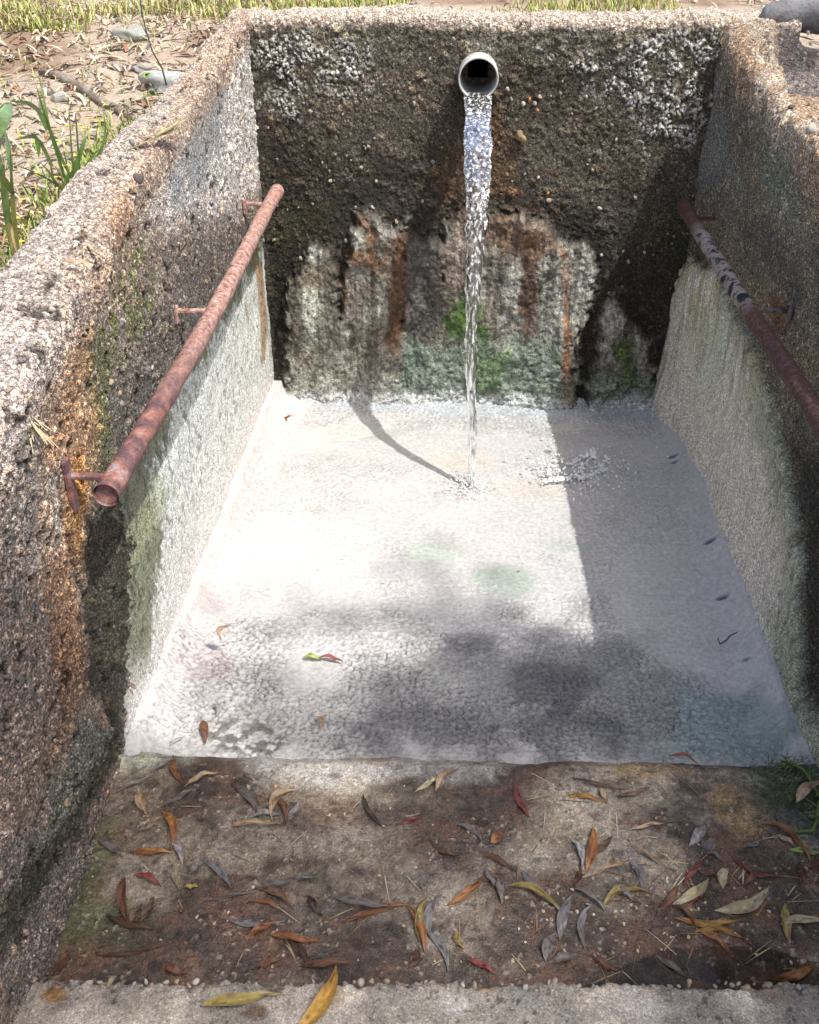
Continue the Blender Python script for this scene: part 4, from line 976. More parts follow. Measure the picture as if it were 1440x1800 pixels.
LEAVES = [
 (306,1330,322,1378,.0062,.10,'orange','orange curled leaf poking up over the left end of the slab lip'),
 (200,1395,268,1364,.0045,.05,'grey','long grey brown leaf nearest the slab corner under the left wall'),
 (266,1365,312,1337,.0042,-.05,'grey','narrow grey leaf running up to the lip left of the orange curled leaf'),
 (290,1415,345,1382,.0046,.06,'grey','lower of two overlapping grey leaves below the orange curled leaf'),
 (328,1384,382,1361,.0046,-.08,'tan','upper of two overlapping leaves right of the orange curled leaf'),
 (245,1392,258,1432,.0085,.06,'tan','short broad tan leaf standing above the pair of crossed orange leaves at left'),
 (247,1460,292,1430,.0052,.05,'tan','tan leaf leaning left from the top of the orange leaf at left'),
 (285,1430,300,1494,.0066,-.15,'orange','bent orange leaf pointing down between grey leaves at left'),
 (230,1501,302,1500,.0048,.03,'orange','straight orange leaf lying level at left'),
 (408,1382,450,1427,.0078,-.10,'grey','broad grey leaf alone left of the curled tan leaf'),
 (420,1357,454,1370,.0042,.05,'grey','small grey leaf near the lip above the broad grey leaf'),
 (522,1392,482,1445,.0085,.28,'tan','large tan leaf curled into a hook'),
 (480,1408,500,1450,.0055,-.2,'rust','rust leaf tucked inside the hooked tan leaf'),
 (524,1410,492,1447,.0055,-.15,'silver','pale leaf right of the hooked tan leaf'),
 (442,1438,490,1435,.0052,-.08,'silver','pale silver leaf touching the hooked tan leaf from the left'),
 (410,1452,490,1450,.0052,.05,'tan','long leaf with orange base below the pale silver leaf'),
 (138,1500,170,1445,.0048,-.22,'silver','pale bowed leaf close to the left wall'),
 (175,1480,215,1508,.0075,-.05,'grey','broad grey leaf right of the pale bowed leaf'),
 (302,1482,320,1520,.0055,-.1,'silver','pale leaf crossing the end of the level orange leaf'),
 (310,1520,315,1560,.0062,.06,'pale','pale yellow leaf hanging below the crossing pale leaf'),
 (122,1522,145,1545,.0055,.1,'green','small bright green leaf by the left wall'),
 (238,1540,282,1560,.0055,-.08,'red','short red leaf at left below the level orange leaf'),
 (325,1561,347,1560,.0042,.05,'yellow','tiny yellow leaf beside the crisp grey leaf'),
 (361,1516,404,1560,.0062,-.08,'silver','crisp grey leaf pointing down right at lower left'),
 (335,1537,358,1517,.0058,.05,'grey','small grey leaf left of the crisp grey leaf tip'),
 (220,1545,226,1620,.0072,.08,'rust','long rust leaf pointing down above the brown cluster at lower left'),
 (192,1612,270,1632,.0055,.06,'brown','dark brown leaf at the base of the brown cluster at lower left'),
 (248,1620,270,1580,.006,.1,'brown','broad brown leaf rising from the brown cluster at lower left'),
 (232,1625,250,1592,.0052,-.1,'brown','middle brown leaf of the cluster at lower left'),
 (367,1582,480,1555,.0026,.05,'grey','thin straight grey leaf lying across the slab at lower left'),
 (465,1565,547,1544,.0055,-.04,'grey','grey leaf pointing at the middle of the slab'),
 (450,1565,515,1600,.0055,-.12,'brown','brown leaf crossing under the grey leaf pointing to the middle'),
 (435,1590,490,1602,.0042,-.14,'rust','small bent rust leaf under the crossing brown leaf'),
 (410,1620,495,1622,.0058,.08,'silver','pale silver leaf lying level above the orange pair'),
 (437,1652,482,1627,.0058,-.06,'orange','left orange leaf of the pair below the level silver leaf'),
 (478,1644,560,1656,.0056,.06,'orange','right orange leaf of the pair below the level silver leaf'),
 (502,1650,540,1695,.0075,-.08,'brown','broad brown leaf under the right orange leaf of the pair'),
 (542,1577,565,1610,.0055,.06,'dark','nearly black leaf alone left of centre'),
 (595,1580,682,1595,.0062,.08,'grey','dull grey leaf above the long orange leaf at centre'),
 (610,1622,722,1592,.0055,-.05,'orange','long wet orange leaf at centre'),
 (175,1680,285,1662,.0032,.05,'brown','thin brown leaf low on the left near the kerb'),
 (450,1702,492,1687,.0055,.06,'rust','rust leaf close to the kerb left of centre'),
 (530,1700,620,1692,.0062,.05,'rust','wide rust leaf touching the kerb behind the big golden leaf'),
 (95,1715,120,1670,.0068,.1,'rust','rust leaf against the kerb at far left'),
 (290,1700,330,1712,.0055,.1,'rust','small rust leaf half hidden against the kerb at left'),
 (640,1400,672,1452,.003,.1,'dark','thin dark leaf on the brown stain at upper centre'),
 (700,1448,742,1430,.0042,.1,'red','small red leaf on the brown stain at upper centre'),
 (732,1392,775,1365,.0048,.06,'pale','pale leaf left of the tan leaf near the lip at centre'),
 (767,1390,795,1352,.0062,-.05,'tan','tan leaf near the lip at centre'),
 (905,1380,930,1435,.0062,.08,'red','bright red leaf standing alone under the lip'),
 (995,1402,1065,1412,.0052,-.08,'gold','golden leaf under the lip right of the red leaf'),
 (1010,1370,1100,1388,.0035,.06,'brown','thin brown leaf above the golden leaf under the lip'),
 (1055,1385,1068,1410,.0045,.1,'tan','short tan leaf crossing the golden leaf tip'),
 (1135,1355,1165,1336,.0042,.2,'tan','small curled tan leaf on the lip at right'),
 (1177,1332,1225,1345,.0036,-.1,'red','slim red leaf lying along the lip at right'),
 (1088,1400,1140,1385,.0045,.1,'brown','brown leaf between the golden leaf and the right stain'),
 (760,1480,812,1500,.0042,.2,'brown','brown bowed leaf at the pale patch in the centre'),
 (800,1452,846,1480,.0055,-.14,'grey','dull grey leaf left of the small orange leaf at centre'),
 (1212,1488,1237,1454,.0085,.06,'silver','broad pale grey leaf alone on dark slab at right'),
 (1234,1472,1243,1502,.0052,.05,'grey','left arm of the forked grey leaves at right'),
 (1244,1500,1262,1472,.0072,-.08,'grey','right broad arm of the forked grey leaves at right'),
 (1243,1500,1272,1518,.0036,-.1,'grey','thin grey leaf trailing from the forked grey leaves'),
 (1340,1450,1422,1520,.0062,-.14,'orange','long bent orange leaf near the right edge'),
 (1285,1502,1367,1540,.0042,.18,'red','long bowed red leaf left of the long bent orange leaf'),
 (1365,1470,1400,1490,.0052,.05,'tan','pale tan leaf above the long bent orange leaf'),
 (1390,1495,1445,1503,.0055,.04,'green','yellow green leaf at the right edge'),
 (1405,1520,1415,1550,.0085,.06,'rust','short rust leaf hanging under the end of the long bent orange leaf'),
 (1418,1525,1455,1512,.0062,.05,'rust','rust leaf cut by the right photo edge'),
 (1180,1592,1242,1550,.0082,.12,'pale','large pale leaf with dark speckles over red leaves'),
 (1203,1556,1237,1517,.0048,-.06,'red','red leaf leaning above the large pale speckled leaf'),
 (1226,1530,1268,1536,.0042,.08,'rust','rust leaf between the red leaf and the two grey tan leaves'),
 (1155,1610,1190,1560,.006,.06,'rust','rust leaf left of the large pale speckled leaf'),
 (1260,1600,1347,1562,.0098,.16,'pale','largest pale olive leaf with curved tip at right'),
 (1252,1566,1262,1535,.0075,.06,'brown','left of two upright short leaves above the largest pale olive leaf'),
 (1270,1563,1280,1531,.0085,-.16,'pale','right of two upright short leaves above the largest pale olive leaf'),
 (1195,1582,1228,1583,.0045,.04,'red','short red leaf under the large pale speckled leaf'),
 (1220,1578,1236,1564,.0065,.05,'orange','stubby orange leaf beside the short red leaf'),
 (1305,1560,1328,1532,.0042,.06,'rust','narrow rust leaf above the largest pale olive leaf'),
 (1180,1595,1222,1632,.0042,-.16,'rust','bent rust leaf under the large pale speckled leaf'),
 (1190,1615,1297,1618,.0055,.08,'gold','golden leaf lying level over the puddle'),
 (1225,1640,1305,1652,.0055,-.14,'gold','upper bowed golden leaf at the puddle'),
 (1230,1640,1282,1677,.0055,-.08,'orange','lower orange leaf at the puddle'),
 (1380,1592,1387,1655,.0075,.05,'olive','upright olive leaf near the right edge'),
 (1393,1622,1450,1605,.0052,.06,'orange','orange leaf above the level pale leaf at the right edge'),
 (1375,1627,1450,1627,.0052,-.04,'pale','level pale leaf at the right edge'),
 (1355,1722,1428,1699,.0066,.1,'orange','orange leaf against the kerb at far right'),
 (1385,1725,1430,1705,.006,-.08,'gold','golden leaf overlapping the orange leaf against the kerb at far right'),
 (1062,1596,1140,1574,.0062,-.2,'olive','bowed olive leaf right of centre'),
 (897,1560,982,1606,.0066,-.12,'olive','olive leaf below the long silver leaf at centre'),
 (920,1535,986,1600,.0075,.06,'silver','long silver leaf beside the olive leaf at centre'),
 (845,1500,906,1533,.0048,-.05,'rust','dark rust leaf above the long silver leaf'),
 (864,1482,883,1465,.0072,.05,'orange','small orange leaf above the dark rust leaf at centre'),
 (787,1592,846,1546,.0062,.1,'orange','long orange leaf left of the long silver leaf'),
 (842,1546,887,1537,.0052,.06,'rust','rust leaf continuing from the long orange leaf'),
 (855,1530,872,1560,.0052,.06,'grey','grey leaf under the rust leaf at centre'),
 (872,1545,882,1588,.006,-.05,'grey','dull grey leaf hanging left of the olive leaf at centre'),
 (755,1645,773,1574,.0075,-.12,'silver','upper silver leaf beside the orange and olive pair'),
 (716,1598,746,1676,.006,-.1,'orange','orange leaf of the upright pair at lower centre'),
 (738,1652,751,1580,.006,-.08,'olive','olive leaf of the upright pair at lower centre'),
 (748,1640,786,1706,.006,-.14,'silver','lower silver leaf beside the orange and olive pair'),
 (720,1700,735,1665,.0068,.1,'rust','rust leaf under the upright pair by the kerb'),
 (800,1640,815,1668,.0048,.1,'olive','tiny olive leaf right of the lower silver leaf'),
 (822,1690,866,1711,.0048,-.06,'red','dark red leaf by the kerb at lower centre'),
 (985,1650,1005,1578,.0082,-.06,'silver','broad bluish silver leaf upright at centre right'),
 (960,1690,976,1645,.0085,-.08,'grey','broad grey leaf by the kerb below the bluish silver leaf'),
 (968,1692,1015,1680,.0066,.04,'grey','grey leaf lying level by the kerb right of the broad grey leaf'),
 (1030,1668,1040,1594,.0055,-.16,'silver','bowed silver leaf right of the broad bluish silver leaf'),
 (1045,1685,1082,1708,.006,.05,'rust','rust leaf by the kerb right of the bowed silver leaf'),
 (1030,1530,1042,1460,.0085,.06,'orange','broad orange brown leaf upright right of centre'),
 (1045,1500,1075,1472,.0066,.05,'brown','brown leaf leaning on the broad orange brown leaf'),
 (1012,1562,1019,1520,.0055,.04,'rust','narrow rust leaf below the broad orange brown leaf'),
 (1005,1480,1022,1526,.0058,-.14,'silver','curved silver leaf left of the broad orange brown leaf'),
 (1022,1545,1102,1515,.0038,.04,'tan','thin tan leaf right of the narrow rust leaf'),
 (1110,1515,1127,1568,.0062,-.12,'silver','pale silver leaf bowed beside the bowed olive leaf'),
 (1070,1567,1120,1590,.0052,-.1,'grey','grey leaf resting on the bowed olive leaf'),
 (1010,1565,1062,1602,.0052,-.08,'grey','dull grey leaf left of the bowed olive leaf'),
 (1110,1487,1186,1531,.0032,.04,'tan','straw thin tan leaf above the pale bowed silver leaf'),
 (1108,1460,1165,1448,.0028,.03,'tan','thin straw leaf on the dark stain at right'),
 (1305,1491,1340,1482,.0046,.06,'grey','small grey leaf under the mossy corner'),
 (1155,1682,1222,1722,.0046,.05,'grey','dim grey leaf sunk in the puddle by the kerb'),
 (1305,1635,1325,1666,.0062,.08,'rust','rust leaf at the right rim of the puddle'),
 (1345,1562,1353,1587,.0062,.06,'grey','small grey leaf at the tip of the largest pale olive leaf'),
]
LG = 'fallen slender leaves on the slab'
for i, (u0, v0, u1, v1, w, b, c, lab) in enumerate(LEAVES):
    p0, p1 = on_slab(u0, v0), on_slab(u1, v1)
    sunk = (i * 7) % 10 < 4
    me = leaf_mesh(p0, p1, w * 0.8, -b, c, i, curl=0.08 if sunk else 0.35, zf=zslab, lift=0.001 + 0.0003 * (i % 5), dull=0.55 if sunk else 0.85, flatten=0.25 if sunk else 1.0)
    tag(link('fallen_leaf', me, M_LEAFLET), lab, 'leaf', LG)
zk = lambda x, y: 0.064
for i, (u0, v0, u1, v1, w, b, c, lab) in enumerate([
 (360,1766,486,1748,.0078,-.05,'olive','olive leaf lying on the pale kerb'),
 (518,1812,588,1702,.0098,-.14,'gold','large golden leaf draped over the kerb edge')]):
    zz = 0.068
    me = leaf_mesh(onz(u0, v0, zz), onz(u1, v1, zz), w, b, c, 300 + i, zf=lambda x, y: 0.066)
    tag(link('fallen_leaf', me, M_LEAFLET), lab, 'leaf', LG)
for i, (u0, v0, u1, v1, w, b, c, lab) in enumerate([
 (534,1157,566,1161,.0055,.06,'green','green half of the floating leaf pair on the white basin floor'),
 (560,1158,602,1166,.0042,.06,'red','red half of the floating leaf pair on the white basin floor'),
 (355,1270,361,1308,.0062,.05,'rust','rust brown leaf upright at the front left corner of the basin'),
 (392,1125,412,1100,.0042,.35,'tan','pale curled leaf at the left of the basin floor'),
 (505,742,518,732,.0045,.3,'rust','small dark curled leaf in the back left corner of the basin'),
 (318,1130,324,1185,.003,.12,'silver','thin pale leaf stuck along the left foot of the basin'),
 (275,1312,325,1292,.004,-.25,'silver','pale bowed leaf half sunk in lime at the front left corner'),
 (372,1240,380,1262,.004,.25,'silver','pale curled leaf sunk in lime near the rust brown leaf'),
 (555,1262,562,1285,.004,.2,'tan','small tan leaf on the front middle of the basin floor')]):
    me = leaf_mesh(onz(u0, v0, 0.004), onz(u1, v1, 0.004), w, b, c, 400 + i, zf=lambda x, y: 0.004)
    tag(link('fallen_leaf', me, M_LEAFLET), lab, 'leaf', 'fallen leaves in the basin')
tw_pts = [onz(1262, 1122, 0.012), onz(1266, 1132, 0.014), onz(1276, 1126, .018), onz(1284, 1117, 0.02), onz(1297, 1111, 0.03)]
tag(link('twig', tube_mesh('twig', tw_pts, [.001, .0014, .0016, .0014, .0008], 6), flat_material('dark_twig', (0.1, 0.05, 0.04))), 'small hooked brown twig at the right foot of the basin floor', 'twig')

# ------------------------------------------------------------------ blades and plants
def blade(V, F, C, W, base, tip, width, sag, c0, c1, n=6, curl=0.0, plane=None):
    base, tip = Vector(base), Vector(tip); d = tip - base
    side = Vector((-d.y, d.x, 0))
    if plane is not None: side = Vector(plane)
    if side.length < 1e-4: side = Vector((1, 0, 0))
    side.normalize(); b0 = len(V)
    for i in range(n):
        s = i / (n - 1)
        c = base + d * s + Vector((0, 0, 1)) * (sag * 4 * s * (1 - s))
        w = width * (1 - s ** 2.2) * (0.55 + 0.45 * min(1, s * 4)) + 0.0003
        up = Vector((0, 0, 1)) * w * curl
        for q in (-1, 0, 1):
            V.append(c + side * w * q + up * abs(q)); k = s
            C.append([c0[t] * (1 - k) + c1[t] * k for t in range(3)]); W.append(0.2)
    for i in range(n - 1):
        for j in range(2): a = b0 + i * 3 + j; F.append((a, a + 1, a + 4, a + 3))
def bmesh_of(name, parts, mat=None, parent=None):
    V, F, C, W = parts
    me = raw_mesh(name, [tuple(v) for v in V], F, True, C, W)
    o = link(name, me, mat or M_LEAFLET)
    if parent: place_parent(o, parent)
    return o
GR = ((0.14, 0.23, 0.04), (0.24, 0.33, 0.08)); GY = ((0.26, 0.3, 0.06), (0.42, 0.4, 0.11)); GD = ((0.38, 0.32, 0.14), (0.5, 0.42, 0.22))
gzf = lambda x, y: float(ground_z(x, y))
def grass_patch(name, label, n, px, hgt, wid, seed, pal=(GR, GY, GD), wts=(5, 4, 2)):
    r = random.Random(seed); B = ([], [], [], [])
    cnt = 0
    while cnt < n:
        x, y = px(r)
        if x is None: continue
        z = gzf(x, y) - 0.004; c0, c1 = r.choices(pal, wts)[0]; k = r.uniform(0.75, 1.25)
        hh = hgt * r.uniform(0.35, 1.15); a = r.uniform(0, 6.28); le = r.uniform(0.2, 0.8) * hh
        blade(*B, (x, y, z), (x + math.cos(a) * le, y + math.sin(a) * le, z + hh * 0.85), wid * r.uniform(0.6, 1.3), hh * 0.18, [v * k for v in c0], [v * k for v in c1], 4)
        cnt += 1
    o = bmesh_of(name, B); tag(o, label, 'grass', kind='stuff'); return o
def far_px(r):
    x, y = r.uniform(-2.3, 1.5), 2.42 + 2.6 * r.random() ** 1.5
    dens = float(fbm(np.array([x / 0.35]), np.array([y / 0.35]), 8, 3)[0])
    lim = 0.43 if y > 2.6 else 0.5
    if x > 0.55 and y < 3.1: return None, None
    if r.random() > sst((dens - lim) / 0.16): return None, None
    return x, y
def sst(t): t = max(0.0, min(1.0, t)); return t * t * (3 - 2 * t)
grass_patch('grass', 'short green and yellow grass growing on the ground behind the trough', 22000, far_px, 0.042, 0.0016, 11, wts=(3, 5, 5))
def near_px(r):
    y = r.gauss(1.68, 0.12) if r.random() < 0.55 else r.gauss(1.33, 0.13)
    x = float(np.interp(y, [1.0, 1.3, 1.6, 1.94], [-.625, -.605, -.585, -.565])) - abs(r.gauss(0, 0.05))
    return (x, y) if 1.0 < y < 2.05 else (None, None)
grass_patch('grass', 'green grass tufts growing along the outside of the left wall', 1300, near_px, 0.045, 0.0014, 12)
def mid_px(r):
    x, y = r.uniform(-1.6, -0.62), r.uniform(1.3, 2.7)
    if r.random() > sst((float(fbm(np.array([x / 0.2]), np.array([y / 0.2]), 88, 3)[0]) - 0.5) / 0.12): return None, None
    return x, y
grass_patch('grass', 'sparse low grass between dry litter left of the trough', 900, mid_px, 0.03, 0.0012, 13)
# yellow flower heads in the grass
B = ([], [], [], []); r = random.Random(4)
for k in range(150):
    if k < 120: x, y = r.uniform(-2.6, -0.5), r.uniform(2.6, 4.2)
    else: x, y = -0.63 - abs(r.gauss(0, .05)), r.uniform(1.3, 1.8)
    z = gzf(x, y) + r.uniform(0.03, 0.07)
    for w in range(5):
        a = w * 1.257; blade(*B, (x, y, z), (x + math.cos(a) * .006, y + math.sin(a) * .006, z + .002), .0025, 0.001, (.6, .48, .03), (.65, .55, .05), 3)
tag(bmesh_of('flowers', B), 'tiny yellow flowers scattered through the grass', 'flowers', kind='stuff')
# dry leaf litter
B = ([], [], [], []); r = random.Random(5)
LT = [((0.52, 0.42, 0.28), (0.6, 0.5, 0.36)), ((0.3, 0.2, 0.12), (0.36, 0.25, 0.16)), ((0.55, 0.48, 0.38), (0.5, 0.43, 0.33)), ((0.3, 0.13, 0.07), (0.25, 0.12, 0.07)), ((0.22, 0.17, 0.13), (0.28, 0.22, 0.17))]
n = 0
while n < 9500:
    if r.random() < 0.62: x, y = r.uniform(-1.7, -0.53), r.uniform(1.15, 3.4)
    elif r.random() < 0.6: x, y = r.uniform(0.72, 2.0), r.uniform(1.9, 3.6)
    else: x, y = r.uniform(-1.5, 2.0), r.uniform(2.46, 5)
    if y < 2.46 and (-0.62 + 0.085 * max(0, min(1, (y - 1.1) / 1.2))) < x < 0.76: continue
    z = gzf(x, y) + 0.003; a = r.uniform(0, 6.28); L = r.uniform(0.012, 0.06); c0, c1 = r.choices(LT, (5, 3, 5, 1, 3))[0]; k = r.uniform(.7, 1.25)
    dz = r.uniform(-0.004, 0.008)
    blade(*B, (x, y, z), (x + math.cos(a) * L, y + math.sin(a) * L, z + dz), r.uniform(0.0015, 0.0055), r.uniform(0.001, 0.012), [v * k for v in c0], [v * k for v in c1], 6, r.uniform(-.3, .6))
    n += 1
tag(bmesh_of('leaf_litter', B), 'dry leaves and bark shreds littering the brown earth', 'litter', kind='stuff')

# stones, branch and log
def stone(u, v, z, s, c, seed, label, c2=None):
    p = onz(u, v, z); gz = gzf(p[0], p[1])
    me = stone_mesh('stone', 4, 0.45, seed, s)
    o = link('stone', me, flat_material('stone', c, 0.25, 90, 0.9, 0.5, 0.003, c2)); o.location = (p[0], p[1], gz + s[2] * 0.35)
    tag(o, label, 'stone', 'stones on the ground left of the trough'); return o
stone(287, 97, .86, (0.05, 0.034, 0.022), (0.42, 0.42, 0.38), 1, 'pale grey stone against the outside of the left wall', (0.33, 0.36, 0.35))
stone(103, 150, .82, (0.017, 0.014, 0.012), (0.45, 0.42, 0.37), 2, 'small pale stone on bare earth at left')
stone(82, 122, .84, (0.02, 0.016, 0.010), (0.36, 0.32, 0.27), 3, 'brownish stone beneath the fallen branch')
stone(230, 28, .9, (0.04, 0.03, 0.018), (0.36, 0.37, 0.33), 4, 'grey stone in the grass behind the fallen branch', (0.28, 0.3, 0.25))
stone(242, 66, .88, (0.018, 0.015, 0.01), (0.38, 0.35, 0.31), 6, 'small grey stone between the branch and the wall corner')
bp = []
for u, v in ((62, 78), (95, 82), (130, 92), (165, 100), (200, 108), (235, 117), (262, 126)):
    p = onz(u, v, .87); bp.append((p[0], p[1], gzf(p[0], p[1]) + 0.006))
M_BARK = flat_material('grey_bark', (0.3, 0.255, 0.21), 0.45, 120, 0.95, 0.9, 0.003, (0.17, 0.13, 0.1))
tag(link('fallen_branch', tube_mesh('fallen_branch', bp, [.006, .0095, .009, .0085, .008, .007, .004], 12), M_BARK), 'grey fallen branch lying on the earth left of the trough', 'branch')
M_LOG = flat_material('blue_grey_log', (0.23, 0.25, 0.27), 0.3, 60, 0.9, 0.8, 0.006, (0.15, 0.13, 0.12))
lp = [onz(u, v, 0.915) for u, v in ((1350, 27), (1395, 25), (1440, 27), (1500, 31), (1600, 40))]
lp = [(p[0], p[1], 0.915) for p in lp]
lp = [(lp[0][0] - .012, lp[0][1], lp[0][2] - .008)] + lp
tag(link('log', tube_mesh('log', lp, [.010, .022, .034, .036, .036, .034], 18), M_LOG), 'bluish grey weathered log lying behind the right wall', 'log')

# tall grass plants at the left
def plant(name, label, base_px, zb, blades, stems=(), pal=None, cat='grass plant'):
    """blades: list of (u0,v0,u1,v1,width,sag,forward,colour)"""
    b = onz(base_px[0], base_px[1], zb); bz = gzf(b[0], b[1])
    t = tag(empty(name, (b[0], b[1], bz)), label, cat)
    def at(u, v, k): q = ony(u, v, b[1] + k); return q
    for (pts, w, c0, c1, pn) in blades:
        P_ = [at(*q) for q in pts]
        B = ([], [], [], []); n = 14
        Pn = np.array(P_); tt = np.linspace(0, len(P_) - 1, n)
        cur = np.stack([np.interp(tt, np.arange(len(P_)), Pn[:, i]) for i in range(3)], -1)
        for _ in range(2): cur[1:-1] = 0.25 * cur[:-2] + 0.5 * cur[1:-1] + 0.25 * cur[2:]
        for i in range(n):
            s = i / (n - 1); ww = w * (0.6 + 0.4 * min(1, s * 5)) * (1 - s ** 3) + .0004
            d = cur[min(i + 1, n - 1)] - cur[max(i - 1, 0)]; d = d / (np.linalg.norm(d) + 1e-9)
            sd = np.cross(d, np.array([0.25, 0.85, 0.35])); sd /= np.linalg.norm(sd) + 1e-9
            for q in (-1, 0, 1):
                B[0].append(Vector(cur[i] + sd * ww * q + np.array([0, 0.3, -1]) * (ww * .35 if q == 0 else 0))); k = s
                B[1]; B[2].append([c0[x] * (1 - k) + c1[x] * k for x in range(3)]); B[3].append(.5)
        for i in range(n - 1):
            for j in range(2): a = i * 3 + j; B[1].append((a, a + 1, a + 4, a + 3))
        bmesh_of(pn, B, None, t)
    return t
g1, g2 = (0.07, 0.13, 0.025), (0.16, 0.27, 0.07); gb = (0.2, 0.3, 0.17)
plant('grass_plant', 'tall broad bladed green grass at the left photo edge', (33, 470), .70, [
 ([(34, 470, 0), (28, 420, 0), (22, 350, 0), (18, 262, 0)], .0042, (.25, .2, .05), g1, 'stem'),
 ([(28, 460, .01), (12, 380, .01), (4, 300, .01), (-6, 250, .02)], .0060, g1, g2, 'blade'),
 ([(22, 340, 0), (4, 310, -.01), (-10, 300, -.02)], .0065, g1, (.2, .3, .05), 'blade'),
 ([(20, 300, 0), (14, 255, .01), (8, 225, .02)], .0045, g2, gb, 'blade'),
 ([(-20, 300, 0), (-4, 230, -.01), (10, 190, -.02), (16, 180, -.02)], .0085, gb, gb, 'blade'),
 ([(16, 180, -.02), (10, 200, -.03), (0, 230, -.03), (-10, 250, -.03)], .0080, gb, g2, 'blade'),
 ([(30, 470, .01), (14, 400, .0), (20, 390, -.01), (24, 430, -.02), (42, 472, -.02)], .0030, (.45, .36, .14), (.5, .4, .18), 'dry_blade'),
 ([(40, 470, 0), (58, 430, 0), (75, 405, 0)], .0025, g2, (.35, .35, .1), 'blade')])
plant('grass_plant', 'tall green grass clump with long bent blades beside the left wall', (120, 330), .74, [
 ([(118, 325, 0), (100, 268, 0), (82, 212, 0), (72, 180, 0), (64, 150, 0)], .0030, g1, g2, 'stem'),
 ([(128, 318, 0), (104, 270, 0), (86, 225, 0), (80, 190, .01), (70, 135, .02)], .0034, g2, (.25, .35, .08), 'blade'),
 ([(82, 228, 0), (70, 195, 0), (50, 180, 0), (18, 178, 0)], .0052, g2, gb, 'blade'),
 ([(92, 292, 0), (72, 250, 0), (58, 238, 0), (26, 246, 0)], .0042, g2, gb, 'blade'),
 ([(56, 236, 0), (64, 242, -.01), (68, 260, -.01), (68, 278, -.01)], .0050, g1, g2, 'blade'),
 ([(128, 320, 0), (136, 285, 0), (146, 255, 0), (152, 240, 0)], .0040, g1, g2, 'blade'),
 ([(115, 335, 0), (90, 318, 0), (60, 302, 0), (22, 288, 0)], .0020, g1, g2, 'blade'),
 ([(120, 340, 0), (100, 325, 0), (85, 300, 0), (70, 285, 0)], .0035, g2, (.3, .36, .1), 'blade'),
 ([(140, 330, 0), (150, 295, 0), (166, 270, 0), (176, 262, 0)], .0022, g1, g2, 'blade'),
 ([(110, 335, 0), (118, 310, 0), (136, 300, -.01), (150, 310, -.02)], .0030, g2, g2, 'blade'),
 ([(130, 330, 0), (128, 290, 0), (124, 235, 0), (122, 200, 0)], .0016, g1, (.2, .2, .12), 'blade'),
 ([(142, 320, 0), (138, 270, 0), (134, 215, 0), (132, 195, 0)], .0016, g1, (.15, .14, .1), 'blade'),
 ([(160, 300, 0), (180, 260, 0), (186, 230, 0), (182, 195, 0)], .0020, g1, g2, 'blade')])
def seedhead(label, pts, zoff, tipn, c0, c1, seed, wv=.0016):
    r = random.Random(seed)
    P_ = [onz(u, v, z) for u, v, z in pts]
    t = tag(empty('dry_grass_stalk', tuple(P_[0])), label, 'grass stalk')
    o = link('stalk', tube_mesh('stalk', P_, [.0011] * len(P_), 6), flat_material('straw', c0)); place_parent(o, t)
    B = ([], [], [], []); a, b = Vector(P_[-2]), Vector(P_[-1]); d = (b - a)
    for k in range(tipn):
        s = r.uniform(0.0, 1.0); q = a + d * s; dr = d.normalized() * r.uniform(.02, .045) + Vector((r.gauss(0, .010), r.gauss(0, .010), r.uniform(-.006, .014)))
        blade(*B, q, q + dr, wv * r.uniform(.5, 1.1), 0.002, c0, c1, 4)
    bmesh_of('seed_head', B, None, t); return t
seedhead('straw coloured seed head leaning over the middle of the left wall', [(182, 280, .76), (215, 268, .79), (245, 255, .805), (268, 244, .81), (300, 232, .815)], 0, 45, (.4, .36, .16), (.5, .42, .22), 1)
seedhead('feathery dry seed head lying on the left wall near the broad grass', [(78, 380, .73), (95, 388, .735), (110, 398, .738), (128, 418, .735), (150, 440, .735)], 0, 45, (.42, .33, .22), (.5, .4, .28), 2)
seedhead('wispy dry seed head hanging over the near left wall face', [(-20, 640, .70), (0, 662, .69), (14, 680, .675), (30, 700, .655), (52, 745, .63)], 0, 36, (.4, .34, .2), (.45, .38, .24), 3)
seedhead('dry straw bent against the wall under the tall left grass', [(38, 440, .70), (42, 480, .705), (34, 520, .70), (28, 545, .70), (38, 560, .70)], 0, 12, (.5, .44, .3), (.55, .48, .34), 4, .001)
# leaf and twig pieces lying on the left wall top
me = leaf_mesh(onz(112, 478, .728), onz(160, 474, .735), .0035, .06, 'tan', 501, zf=lambda x, y: float(topL(y)) + .004)
tag(link('fallen_leaf', me, M_LEAFLET), 'dry tan leaf lying on top of the left wall', 'leaf', 'fallen leaves on the wall')
# crumbs, seeds and stalks between the leaves
B = ([], [], [], []); r = random.Random(31)
for k in range(620):
    u, v = r.uniform(60, 1440), r.uniform(1345, 1712)
    if r.random() < 0.45: u, v = r.gauss(1180, 170), r.gauss(1600, 70)
    if not (60 < u < 1445 and 1340 < v < 1712): continue
    q = on_slab(u, v); a = r.uniform(0, 6.28); long = r.random() < 0.22
    if q[0] < -0.47 or q[1] < float(kerb_y(q[0])) + .004: continue
    L = r.uniform(.015, .045) if long else r.uniform(.0015, .006); wd_ = r.uniform(.0003, .0006) if long else r.uniform(.0008, .0022)
    c0 = r.choice([(.4, .33, .2), (.3, .2, .1), (.12, .08, .05), (.5, .44, .33), (.2, .1, .05)])
    e = (q[0] + math.cos(a) * L, q[1] + math.sin(a) * L)
    blade(*B, (q[0], q[1], q[2] + .0015), (e[0], e[1], zslab(*e) + .0018), wd_, .0006, c0, c0, 4)
tag(bmesh_of('leaf_crumbs', B), 'leaf crumbs, seeds and thin stalks scattered between the fallen leaves', 'litter', kind='stuff')
